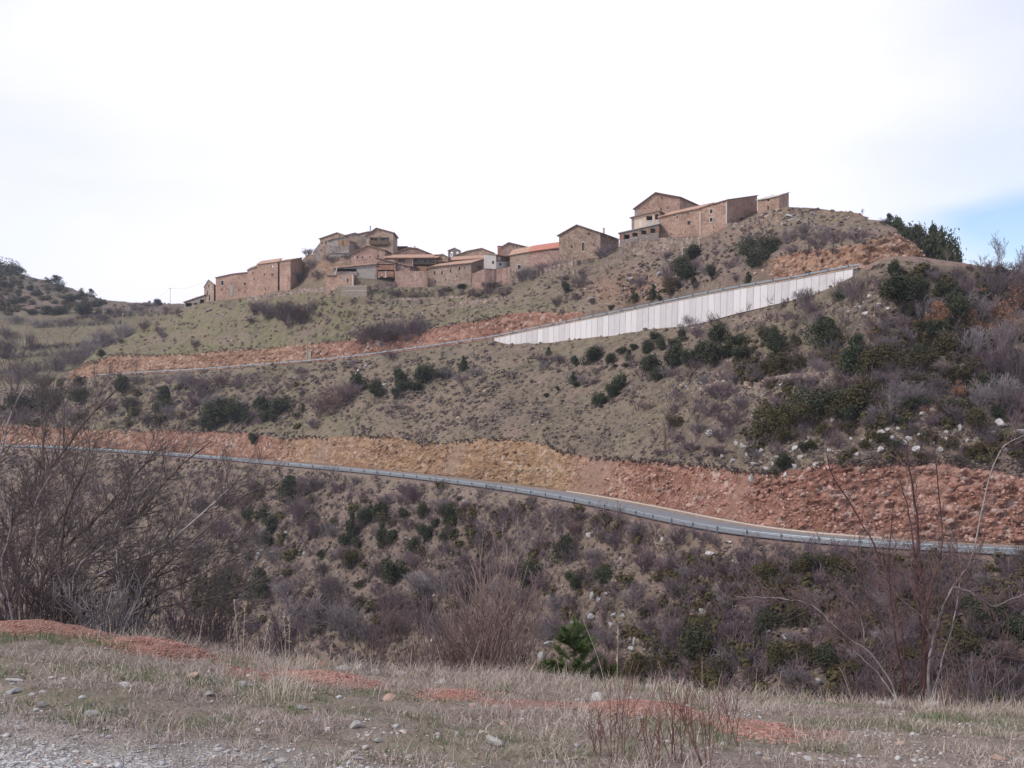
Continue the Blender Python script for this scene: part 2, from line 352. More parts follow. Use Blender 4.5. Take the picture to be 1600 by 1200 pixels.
cutv = np.clip(np.maximum(cutm, cragm * .6), 0, 1)
# the grey-ish earth slide between tan and red rock, and soft earth gullies in the cutting
slide = np.clip(1 - np.abs(XP - (925 - (PY - 750) * .5)) / 40, 0, 1) * cut1
for gx in (1155, 690, 480):
    slide = np.maximum(slide, np.clip(1 - np.abs(XP - gx - (PY - 770) * -.35) / 20, 0, 1) * cut1 * .8)
Y = Y + slide * ch * .8 * (cutm > 0)
nr, nc = X.shape
vid = np.arange(nr * nc).reshape(nr, nc)
q = np.stack([vid[:-1, :-1], vid[:-1, 1:], vid[1:, 1:], vid[1:, :-1]], -1).reshape(-1, 4)
g = NM('hillside ground', .95, .08).world()
at = g.attr('mask'); rr = g.sep(at.outputs['Color']); hue = at.outputs['Alpha']
a2 = g.attr('slide').outputs['Fac']
n_big = g.noise(.11, 5, .62); n_mid = g.noise(.75, 6, .65); n_fine = g.noise(3.4, 5, .7); n_b2 = g.noise(.3, 5, .6)
dry = g.mix(g.ramp(n_mid, .34, .66), (.064, .049, .038), (.235, .182, .136))
dry = g.mix(g.ramp(n_b2, .42, .68), dry, (.175, .128, .108))
dry = g.mix(g.ramp(n_big, .50, .66, 0, .6), dry, (.105, .078, .072)); dry = g.mix(g.ramp(n_big, .46, .34, 0, .45), dry, (.24, .195, .13))
dry = g.mix(g.math('MULTIPLY', g.ramp(n_fine, .46, .60), .55), dry, (.050, .040, .034))
grn = g.mix(g.ramp(n_mid, .32, .7), (.090, .090, .042), (.200, .195, .100))
grn = g.mix(g.math('MULTIPLY', g.ramp(n_fine, .42, .62), .5), grn, (.17, .135, .09))
base = g.mix(g.math('MULTIPLY', g.math('MINIMUM', rr[1], 1.0), g.ramp(n_b2, .25, .6)), dry, grn)
so = g.mix(hue, (.235, .175, .145), (.250, .122, .090)); so = g.mix(g.ramp(n_fine, .35, .65), so, (.27, .205, .175))
so = g.mix(g.math('MULTIPLY', g.ramp(n_mid, .5, .68), .7), so, (.075, .05, .042))
base = g.mix(g.math('MULTIPLY', rr[2], g.ramp(n_mid, .36, .58)), base, so)
st1 = g.math('LESS_THAN', g.vor(1.6), .17); st2 = g.sep(g.vor(1.6, out=1))[0]; st = g.math('MULTIPLY', st1, g.math('GREATER_THAN', st2, .72))
base = g.mix(g.math('MULTIPLY', st, .75), base, (.40, .36, .33))
sa1 = g.math('MULTIPLY', g.math('LESS_THAN', g.vor(3.1), .2), g.math('GREATER_THAN', g.sep(g.vor(3.1, out=1))[1], .66))
base = g.mix(g.math('MULTIPLY', sa1, .55), base, (.36, .31, .27))
# rock of the cuttings
wn = g.N.new('ShaderNodeTexNoise'); wn.inputs['Scale'].default_value = 1.6; wn.inputs['Detail'].default_value = 4; g.L.new(g.co, wn.inputs[0])
wco = g.mix(.35, g.co, g.mix(1., g.co, wn.outputs['Color'], 'ADD')); _o = g.co; g.co = g.map((1, 1, 1.35), wco)
ck = g.vor(1.25, out=1); cs = g.sep(ck); ck2 = g.sep(g.vor(3.3, out=1))
edge_ = g.ramp(g.vor(1.25, 'DISTANCE_TO_EDGE'), .0, .07); edge2 = g.ramp(g.vor(3.3, 'DISTANCE_TO_EDGE'), .0, .06)
g.co = _o
tan = g.mix(cs[0], (.235, .135, .070), (.400, .270, .165)); rd = g.mix(cs[0], (.135, .052, .040), (.335, .165, .130))
rock = g.mix(hue, tan, rd)
rock = g.mix(g.math('MULTIPLY', ck2[1], .45), rock, g.mix(hue, (.42, .31, .21), (.40, .235, .190)))
rock = g.mix(g.ramp(n_b2, .52, .72, 0, .55), rock, g.mix(hue, (.30, .19, .10), (.24, .095, .06)))
rock = g.mix(g.math('MULTIPLY', g.math('GREATER_THAN', cs[2], .90), .7), rock, (.46, .37, .32))
rock = g.mix(g.math('MULTIPLY', g.math('SUBTRACT', 1., edge_), g.ramp(n_mid, .4, .6, .1, .7)), rock, (.085, .042, .030))
rock = g.mix(g.math('MULTIPLY', g.math('SUBTRACT', 1., edge2), .35), rock, (.11, .055, .038))
rock = g.mix(g.math('MULTIPLY', g.ramp(n_mid, .5, .62), .7), rock, g.mix(hue, (.115, .070, .040), (.10, .042, .032)))
sl = g.mix(hue, (.21, .165, .125), (.24, .115, .085)); sl = g.mix(g.math('MULTIPLY', g.ramp(n_fine, .4, .65), .6), sl, (.30, .22, .17))
stv = g.noise(1., 4, .6, co=g.map((.10, .10, 1.1), g.mix(1., g.co, g.mix(1., wn.outputs['Color'], (1.5, 1.5, 1.5), 'MULTIPLY'), 'ADD')))
rock = g.mix(g.ramp(stv, .5, .62, 0, .55), rock, g.mix(hue, (.17, .095, .05), (.15, .06, .045)))
rock = g.mix(g.ramp(stv, .46, .36, 0, .35), rock, g.mix(hue, (.44, .33, .22), (.42, .26, .21)))
rock = g.mix(g.math('MULTIPLY', a2, .85), rock, sl)
base = g.mix(rr[0], base, rock)
g.bump(g.math('ADD', g.math('ADD', g.math('MULTIPLY', n_fine, .35), n_mid), g.math('MULTIPLY', ck2[2], g.math('MULTIPLY', rr[0], .3))), .9, .35)
M_ground = g.col(base)
hill = meshobj('hillside_ground', np.stack([X, Y, Z], -1).reshape(-1, 3), q, M_ground, smooth=False)
tag(hill, kind='structure')
ca = hill.data.color_attributes.new('mask', 'FLOAT_COLOR', 'POINT')
ca.data.foreach_set('color', np.stack([cutv, green, soil, red], -1).astype(np.float32).ravel())
fa = hill.data.attributes.new('slide', 'FLOAT', 'POINT'); fa.data.foreach_set('value', slide.astype(np.float32).ravel())
hill.data.polygons.foreach_set('use_smooth', np.ones(len(q), dtype=bool))

def hit(px, py, k0=1, jig=0):
    """first point of the hillside seen at a photo pixel -> (X, Y, Z) or None"""
    j = int(np.argmin(np.abs(xc - px))); col = PY[:, j]
    ok = np.where((col <= py) & (Sg[:, j] >= k0))[0]
    if not len(ok): return None
    i = ok[0]
    if i == 0: return None
    a, b = col[i - 1], col[i]; t = 0 if abs(a - b) < 1e-6 else float(np.clip((a - py) / (a - b), 0, 1))
    Yh = Y[i - 1, j] * (1 - t) + Y[i, j] * t; zh = Z[i - 1, j] * (1 - t) + Z[i, j] * t
    return np.array([(px - CX) / F * Yh, Yh, zh])
def seg_at(px, py):
    j = int(np.argmin(np.abs(xc - px))); ok = np.where((PY[:, j] <= py) & (Sg[:, j] >= 1))[0]
    return int(Sg[ok[0], j]) if len(ok) else 99
def ground_z(Xw, Yw):
    px = CX + F * Xw / Yw; j = int(np.argmin(np.abs(xc - px))); i = int(np.argmin(np.abs(Y[:, j] - Yw)))
    return float(Z[i, j])

# ------------------------------------------------------------------ foreground shelf
def lip_py(px): return np.interp(px, [-600, 0, 60, 200, 330, 450, 600, 700, 850, 1000, 1100, 1200, 1300, 1400, 1500, 1600, 2200], [950, 972, 975, 992, 1018, 1036, 1052, 1062, 1070, 1076, 1080, 1088, 1096, 1100, 1108, 1114, 1130])
LIPY = 9.2
MOUNDS = [  # photo x, photo y of the crest, distance, half length (m), height (m)
    (55, 975, 8.9, .50, .06), (245, 1012, 8.5, .44, .075), (510, 1060, 8.1, .42, .035), (710, 1084, 7.8, .24, .025), (1005, 1122, 7.2, .40, .06), (1185, 1150, 6.6, .22, .02)]
def fore_z(x, y):
    x = np.asarray(x, float); y = np.asarray(y, float)
    yy = np.maximum(y, .5); px = CX + F * x / np.maximum(yy, 3.5)
    zl = (HY - lip_py(px)) / F * LIPY
    lipY = LIPY + .35 * vnoise(x * .5, x * 0 + 3.3, None, 5)
    t = np.clip((yy - 4.2) / (LIPY - 4.2), 0, 1)
    z = -1.62 - .02 * np.clip(x, -8, 8) * (1 - t) + (zl + 1.62) * t ** 1.15
    d = np.maximum(y - lipY, 0)
    z = z - (.72 * d * np.clip(d / 1.2, 0, 1) + .02 * d)
    z = z + .035 * fbm(x * 1.3, y * 1.3, None, 91, 4) + .012 * fbm(x * 7, y * 7, None, 95, 3)
    return z
def mound_h(x, y):
    h = np.zeros_like(np.asarray(x, float))
    for i, (mx, my, mY, r, hh) in enumerate(MOUNDS):
        cx = (mx - CX) / F * mY
        e = ((x - cx) / r) ** 2 + ((y - mY) / (.30 + .25 * r)) ** 2
        e = e * (1 + .35 * vnoise(x * 3 + i, y * 3, None, 33))
        h = np.maximum(h, hh * np.clip(1 - e, 0, 1) ** .8)
    return h
gx = np.concatenate([np.linspace(-60, -9, 60, endpoint=False), np.linspace(-9, 9, 560), np.linspace(9.1, 60, 60)])
gy = np.concatenate([np.linspace(-25, 3.6, 30, endpoint=False), np.linspace(3.6, 12, 300), np.linspace(12.06, 25.5, 60)])
GX, GY = np.meshgrid(gx, gy); GZ = fore_z(GX, GY)
gravel = np.clip((5.9 - GY) * 1.1 - .05 - (GX + 2.6) * .5 + .8 * fbm(GX * .8, GY * .8, None, 7, 4), 0, 1)
gravel = np.maximum(gravel, np.clip((4.95 - GY) * 2 + .9 * fbm(GX * 1.1, GY * 1.1, None, 9, 3) - .25 - np.clip(GX - 1, 0, 3) * .6, 0, 1))
redm = np.clip(mound_h(GX, GY) * 12, 0, .8)
for mx, my, mY, r in ((860, 1105, 7.4, .5), (1240, 1150, 6.5, .4), (390, 1062, 7.9, .2), (800, 1110, 7.3, .3)):
    cxm = (mx - CX) / F * mY; e = ((GX - cxm) / r) ** 2 + ((GY - mY) / .32) ** 2
    redm = np.maximum(redm, .75 * np.clip((1 - e) * 2 + fbm(GX * 4, GY * 4, None, 8, 3), 0, 1) * (e < 1.2))
ggreen = np.clip(.45 + 1.1 * fbm(GX * .9, GY * 1.5, None, 15, 4), 0, 1)
vid = np.arange(GX.size).reshape(GX.shape)
q = np.stack([vid[:-1, :-1], vid[:-1, 1:], vid[1:, 1:], vid[1:, :-1]], -1).reshape(-1, 4)
g = NM('foreground soil', .95, .1).world()
at = g.attr('mask'); rr = g.sep(at.outputs['Color'])
n1 = g.noise(3.2, 6, .65); n2 = g.noise(22, 5, .7)
b = g.mix(g.ramp(n1, .35, .65), (.105, .078, .066), (.270, .212, .180)); b = g.mix(g.ramp(n2, .4, .62, 0, .6), b, (.33, .28, .24))
b = g.mix(g.math('MULTIPLY', rr[1], g.ramp(n2, .35, .6, 0, .7)), b, (.095, .105, .042))
gr = g.mix(g.sep(g.vor(34, out=1))[0], (.34, .33, .33), (.58, .57, .57)); gr = g.mix(g.math('SUBTRACT', 1., g.ramp(g.vor(34, 'DISTANCE_TO_EDGE'), 0, .12)), gr, (.10, .09, .08))
b = g.mix(g.math('MULTIPLY', rr[0], g.ramp(n1, .25, .5)), b, gr)
rd = g.mix(g.sep(g.vor(45, out=1))[1], (.20, .085, .062), (.34, .18, .14))
b = g.mix(rr[2], b, rd); g.bump(g.math('ADD', n2, g.math('MULTIPLY', g.vor(34), .5)), .8, .03)
M_fore = g.col(b)
fore = meshobj('foreground_ground', np.stack([GX, GY, GZ], -1).reshape(-1, 3), q, M_fore, smooth=True); tag(fore, kind='structure')
ca = fore.data.color_attributes.new('mask', 'FLOAT_COLOR', 'POINT')
ca.data.foreach_set('color', np.stack([gravel, ggreen, redm, redm * 0 + 1], -1).astype(np.float32).ravel())
# ------------------------------------------------------------------ small mesh kit
class MB:
    def __init__(s): s.v = []; s.f = []; s.m = []
    def add(s, vs, fs, m=0):
        o = len(s.v); s.v += [tuple(map(float, v)) for v in vs]; s.f += [tuple(i + o for i in f) for f in fs]; s.m += [m] * len(fs)
    def hexa(s, b, t, m=0):
        """4 bottom + 4 top corners, same winding"""
        s.add(list(b) + list(t), [(3, 2, 1, 0), (4, 5, 6, 7), (0, 1, 5, 4), (1, 2, 6, 5), (2, 3, 7, 6), (3, 0, 4, 7)], m)
    def box(s, c, sx, sy, sz, rz=0, m=0):
        ca, sa = math.cos(rz), math.sin(rz); pts = []
        for z in (0, sz):
            for a, b in ((-sx, -sy), (sx, -sy), (sx, sy), (-sx, sy)):
                a, b = a / 2, b / 2; pts.append((c[0] + a * ca - b * sa, c[1] + a * sa + b * ca, c[2] + z))
        s.hexa(pts[:4], pts[4:], m)
    def bar(s, p, q, r0, r1=None, n=5, m=0, cap=True):
        p, q = Vector(p), Vector(q); r1 = r0 if r1 is None else r1; d = (q - p).normalized()
        a = d.orthogonal().normalized(); b = d.cross(a); vs = []
        for c, r in ((p, r0), (q, r1)):
            for k in range(n):
                t = 2 * math.pi * k / n; vs.append(c + (a * math.cos(t) + b * math.sin(t)) * r)
        fs = [(k, (k + 1) % n, n + (k + 1) % n, n + k) for k in range(n)]
        if cap: fs += [tuple(range(n))[::-1], tuple(range(n, 2 * n))]
        s.add(vs, fs, m)
    def build(s, name, mats, parent=None, loc=None, smooth=False):
        v = np.array(s.v)
        if loc is not None: v = v - np.array(loc)
        elif parent is not None: v = v - np.array(parent.matrix_basis.translation)
        o = meshobj(name, v, s.f, mats, parent, smooth, s.m)
        if loc is not None and parent is None: o.location = loc
        return o

# ------------------------------------------------------------------ materials of built things
def stone(name, c1, c2, mortar, sc_=3.1, pale=(.46, .40, .34)):
    g = NM(name, .95, .1).world()
    co = g.map((1, 1, 1.5)); cell = g.sep(g.vor(sc_, out=1, co=co)); e = g.ramp(g.vor(sc_, 'DISTANCE_TO_EDGE', co=co), 0, .07)
    n = g.noise(.35, 4, .6); n2 = g.noise(1.6, 4, .65)
    c = g.mix(cell[0], c1, c2); c = g.mix(g.math('MULTIPLY', g.math('GREATER_THAN', cell[1], .86), .45), c, pale)
    c = g.mix(g.math('MULTIPLY', g.math('LESS_THAN', cell[2], .12), .6), c, mortar)
    c = g.mix(g.ramp(n, .4, .68, 0, .75), c, tuple(v * .62 for v in c1)); c = g.mix(g.ramp(n2, .5, .68, 0, .55), c, pale); c = g.mix(g.ramp(g.noise(.9, 5, .7), .54, .66, 0, .5), c, tuple(v * .5 for v in c1))
    c = g.mix(g.math('MULTIPLY', g.math('SUBTRACT', 1., e), .3), c, mortar)
    g.bump(g.math('ADD', e, cell[0]), .7, .08)
    return g.col(c)
S_warm = stone('warm_rubble_stone', (.385, .228, .168), (.505, .330, .250), (.14, .085, .06))
S_pink = stone('pink_rubble_stone', (.370, .225, .180), (.490, .325, .270), (.20, .115, .09))
S_brown = stone('brown_rubble_stone', (.285, .19, .138), (.405, .285, .212), (.10, .07, .05))
S_tan = stone('tan_rubble_stone', (.355, .245, .190), (.48, .355, .280), (.13, .09, .065))
S_grey = stone('grey_rubble_stone', (.235, .190, .168), (.380, .315, .285), (.12, .095, .08))
S_dry = stone('dry_stone', (.20, .140, .110), (.400, .300, .245), (.10, .07, .055), 1.9, (.50, .44, .40))
def plaster(name, c, d=.6):
    g = NM(name, .9, .15).world(); n = g.noise(1.2, 6, .65); n2 = g.noise(.4, 3, .5)
    cc = g.mix(g.ramp(n, .45, .72), c, tuple(v * d for v in c)); return g.col(g.mix(g.ramp(n2, .45, .7, 0, .4), cc, tuple(v * 1.15 for v in c)))
P_grey = plaster('grey_render', (.30, .27, .25)); P_white = plaster('white_render', (.55, .53, .52), .85); P_beige = plaster('beige_render', (.52, .40, .30), .85)
P_pink = plaster('pinkish_render', (.43, .28, .22), .75); P_light = plaster('light_grey_render', (.42, .38, .36), .85); P_brick = stone('brick', (.31, .155, .105), (.40, .22, .16), (.3, .16, .11), 5, (.5, .3, .2))
def tiles(name, a, b, mossy=.3):
    g = NM(name, .85, .2).world(); n = g.noise(1.1, 5, .6); c = g.sep(g.vor(3.4, out=1))[0]
    x = g.mix(c, a, b); x = g.mix(g.ramp(n, .5, .7, 0, mossy), x, (.16, .11, .08)); g.bump(g.vor(4.5), .6, .06); return g.col(x)
T_old = tiles('old_clay_tiles', (.32, .185, .125), (.46, .30, .22)); T_new = tiles('new_clay_tiles', (.38, .135, .09), (.47, .21, .15), .05)
T_dark = tiles('weathered_tiles', (.19, .125, .09), (.31, .21, .155), .5); T_pale = tiles('pale_sheet_roof', (.42, .40, .36), (.52, .50, .46), .1)
M_wood = simple('old_wood', (.11, .075, .05)); M_woodl = simple('orange_wood', (.27, .155, .09)); M_dark = simple('dark_glass', (.015, .015, .018), .3, spec=.5)
M_frame = simple('window_frame_wood', (.09, .07, .055)); M_surr = simple('pale_stone_surround', (.48, .42, .36)); M_metal = simple('galvanised_steel', (.30, .34, .36), .5, .12, 3, .4, .5)
M_conc = NM('precast_concrete', .9, .2)
def _conc():
    g = M_conc.world(); n = g.noise(.9, 5, .6); r = g.objrand(); m = g.map((1, 1, .12)); st_ = g.noise(2.5, 5, .7, co=m)
    c = g.mix(r, (.46, .43, .43), (.61, .58, .57)); c = g.mix(g.ramp(n, .45, .7, 0, .5), c, (.62, .54, .50))
    c = g.mix(g.ramp(st_, .55, .75, 0, .45), c, (.30, .28, .27)); g.bump(n, .3, .03); return g.col(c)
M_conc = _conc()
M_white_m = simple('white_metal', (.6, .6, .58)); M_post = simple('post_steel', (.13, .155, .18), .6, .15, 3, .3, .3); M_bell = simple('dark_bronze', (.06, .05, .035), .5, metal=.6); M_board = simple('board_marked_concrete', (.26, .215, .17), .9, .3, 3)
M_pole = simple('pole_wood', (.17, .13, .10)); M_polec = simple('pale_pole', (.50, .45, .38)); M_cable = simple('black_cable', (.03, .03, .03))
g = NM('old asphalt', .85, .3).world(); n = g.noise(.6, 5, .6); n2 = g.noise(40, 3, .7)
M_asph = g.col(g.mix(g.ramp(n2, .3, .7), g.mix(g.ramp(n, .35, .7), (.125, .125, .135), (.175, .172, .18)), (.20, .20, .205)))

# ------------------------------------------------------------------ roads
def ribbon(name, P, a, b, dz, m):
    L_, R_ = offset(P, a), offset(P, b); v = np.concatenate([L_, R_]); v[:, 2] += dz; n = len(P)
    f = np.array([(i, i + 1, n + i + 1, n + i) for i in range(n - 1)]); return meshobj(name, v, f[:, ::-1], m, smooth=True)
tag(ribbon('road', R1s, .15, 6.0, .09, M_asph), kind='structure'); tag(ribbon('road', R2s, .35, 6.2, .06, M_asph), kind='structure')
tag(ribbon('road_shoulder', R1s, 6.0, 7.3, .06, simple('roadside grit', (.25, .18, .14), .95, .4, 2)), kind='structure')
def pxs(P): return CX + F * P[:, 0] / P[:, 1]
def guardrail(P, off, x0, x1, name, label):
    Q = offset(P, off); k = np.where((pxs(Q) > x0) & (pxs(Q) < x1) & (Q[:, 0] < 53))[0]; Q = Q[k[0]:k[-1] + 1]
    root = tag(empty(name, Q[0]), label, 'guardrail')
    t = np.gradient(Q[:, :2], axis=0); t /= np.linalg.norm(t, axis=1)[:, None]; nrm = np.stack([t[:, 1], -t[:, 0]], 1)
    prof = [(.00, .46), (.07, .51), (.07, .55), (.01, .60), (.07, .64), (.07, .68), (.00, .73)]
    v = [(q[0] + n_[0] * (a - .14), q[1] + n_[1] * (a - .14), q[2] + z) for q, n_ in zip(Q, nrm) for a, z in prof]; m = len(prof)
    f = [(i * m + j, (i + 1) * m + j, (i + 1) * m + j + 1, i * m + j + 1) for i in range(len(Q) - 1) for j in range(m - 1)]
    o = meshobj('rail_beam', np.array(v) - Q[0], f, M_metal, root, True)
    for i in range(0, len(Q), 4):
        mb = MB(); mb.box(Q[i] + np.array([nrm[i][0] * .03, nrm[i][1] * .03, -.5]), .13, .10, 1.24, math.atan2(t[i][1], t[i][0])); mb.build('post', M_post, root)
guardrail(R1s, -.25, 40, 372, 'guardrail', 'far left stretch of steel guardrail along the lower road, ending at a gap')
guardrail(R1s, -.25, 446, 1900, 'guardrail', 'long steel guardrail on the valley side of the lower road, curving to the right edge')
guardrail(R2s, .0, 150, 1352, 'guardrail', 'steel guardrail along the upper road, running above the pale concrete wall')

# pale retaining wall under the upper road: one panel after another
Q = offset(R2s, -.5); px_ = pxs(Q); k = np.where((px_ > 768) & (px_ < 1349) & (Q[:, 0] < 49.5))[0]; Q = Q[k[0]:k[-1] + 1]
wall = tag(empty('retaining_wall', Q[0]), 'long pale concrete panel retaining wall below the upper road', 'retaining wall')
d = np.r_[0, np.cumsum(np.linalg.norm(np.diff(Q[:, :2], axis=0), axis=1))]; PW = 1.62; npan = int(d[-1] / PW)
HYl, HZl = LN[7]
def wallbase(p): x = CX + F * p[0] / p[1]; return np.interp(x, xc, HZl) - .5
def qat(s): return np.array([np.interp(s, d, Q[:, j]) for j in range(3)])
for i in range(min(npan, 98)):
    a, b = qat(i * PW + .035), qat((i + 1) * PW - .035); t = (b - a)[:2]; t /= np.linalg.norm(t); n_ = np.array([t[1], -t[0]]); mb = MB()
    jit = random.uniform(-.012, .012)
    def c4(z0, z1, o0, o1): return [(a[0] + n_[0] * o1, a[1] + n_[1] * o1, z0), (b[0] + n_[0] * o1, b[1] + n_[1] * o1, z1), (b[0] + n_[0] * o0, b[1] + n_[1] * o0, z1), (a[0] + n_[0] * o0, a[1] + n_[1] * o0, z0)]
    mb.hexa(c4(wallbase(a), wallbase(b), -.25, .22 + jit), c4(a[2] - .02, b[2] - .02, -.25, .10 + jit)); mb.build('panel', M_conc, wall)
mb = MB()
for i in range(len(Q) - 1):
    a, b = Q[i], Q[i + 1]; t = (b - a)[:2]; t /= np.linalg.norm(t); n_ = np.array([t[1], -t[0]])
    c = lambda z, w0, w1: [(a[0] + n_[0] * w1, a[1] + n_[1] * w1, a[2] + z), (b[0] + n_[0] * w1, b[1] + n_[1] * w1, b[2] + z), (b[0] + n_[0] * w0, b[1] + n_[1] * w0, b[2] + z), (a[0] + n_[0] * w0, a[1] + n_[1] * w0, a[2] + z)]
    mb.hexa(c(0, -.75, .16), c(.12, -.75, .16))
mb.build('coping', simple('weathered coping', (.37, .30, .25), .9, .3, 1), wall)
mb = MB()
for i in range(len(Q) - 1):
    a, b = Q[i], Q[i + 1]; t = (b - a)[:2]; t /= np.linalg.norm(t); n_ = np.array([t[1], -t[0]])
    c = lambda za, zb: [(a[0], a[1], za), (b[0], b[1], zb), (b[0] - n_[0] * .2, b[1] - n_[1] * .2, zb), (a[0] - n_[0] * .2, a[1] - n_[1] * .2, za)]
    mb.hexa(c(wallbase(a), wallbase(b)), c(a[2] - .03, b[2] - .03))
mb.build('joint_backing', simple('dark joint', (.12, .11, .105)), wall)

# kerb-like drain line at the foot of the lower cutting, and two chutes
Q1 = offset(R1s, 7.35); x_ = pxs(Q1); kk = np.where((x_ > 885) & (x_ < 1380))[0]; mb = MB()
for i in kk[:-1]:
    a, b = Q1[i] + [0, 0, .10], Q1[i + 1] + [0, 0, .10]; mb.bar(a, b, .13, n=4, cap=False)
tag(mb.build('drain_pipe', M_surr, loc=Q1[kk[0]]), 'thin pale drain pipe lying along the foot of the red cutting', 'pipe')
def chute(x, y0, y1, wpx, label):
    a, b = hit(x, y1), hit(x, y0); a = a - [0, .35, 0]; b = b - [0, .35, .1]; hw = wpx / F * a[1] / 2; mb = MB(); c = lambda p, lo, hi, o: [(p[0] + lo, p[1] - o, p[2]), (p[0] + hi, p[1] - o, p[2]), (p[0] + hi, p[1] + .6, p[2]), (p[0] + lo, p[1] + .6, p[2])]
    for lo, hi, o in ((-hw, -hw * .6, .25), (hw * .6, hw, .25), (-hw * .6, hw * .6, .05)): mb.hexa(c(a, lo, hi, o), c(b, lo, hi, o))
    tag(mb.build('drain_chute', M_board, loc=a), label, 'drain chute')
chute(301, 672, 709, 6, 'narrow concrete drain chute down the red bank at the left of the lower road')
chute(483, 533, 565, 7, 'narrow concrete drain chute down the bank above the upper road')

# ------------------------------------------------------------------ poles and cables
def pole(x, y0, y1, mat, label, arm=True, r=.11, k0=1, Yd=None):
    p = hit(x, y1, k0) if Yd is None else W(x, y1, Yd); h = (y1 - y0) / F * p[1]; root = tag(empty('utility_pole', p), label, 'pole')
    mb = MB(); mb.bar(p - [0, 0, .5], p + [0, 0, h], r, r * .7, 7); mb.build('pole_shaft', mat, root)
    if arm:
        mb = MB(); mb.box(p + [0, 0, h - .35], .9, .08, .1); [mb.bar(p + [s, 0, h - .25], p + [s, 0, h - .1], .04, n=5) for s in (-.38, .38)]; mb.build('crossarm', mat, root)
    return p + [0, 0, h]
pA = pole(266, 450, 489, M_pole, 'thin grey utility pole standing left of the village on the skyline')
pB = pole(192, 489, 527, M_polec, 'pale utility pole on the grassy shoulder left of the village')
pole(437, 557, 596, M_pole, 'dark wooden pole just below the upper road, in short grass')
pole(1066, 379, 400, M_polec, 'short pale post on the slope below the big farmhouse', False)
def cable(a, b, sag, label):
    mb = MB(); prev = None
    for i in range(15):
        t = i / 14; p = a * (1 - t) + b * t - np.array([0, 0, sag * 4 * t * (1 - t)])
        if prev is not None: mb.bar(prev, p, .022, n=3, cap=False)
        prev = p
    tag(mb.build('overhead_cable', M_cable, loc=a), label, 'cable')
cable(pA, W(326, 438, 325), 1.2, 'thin cable from the skyline pole to the leftmost stone house')
cable(pB, pA, 1.5, 'thin cable between the two poles left of the village')

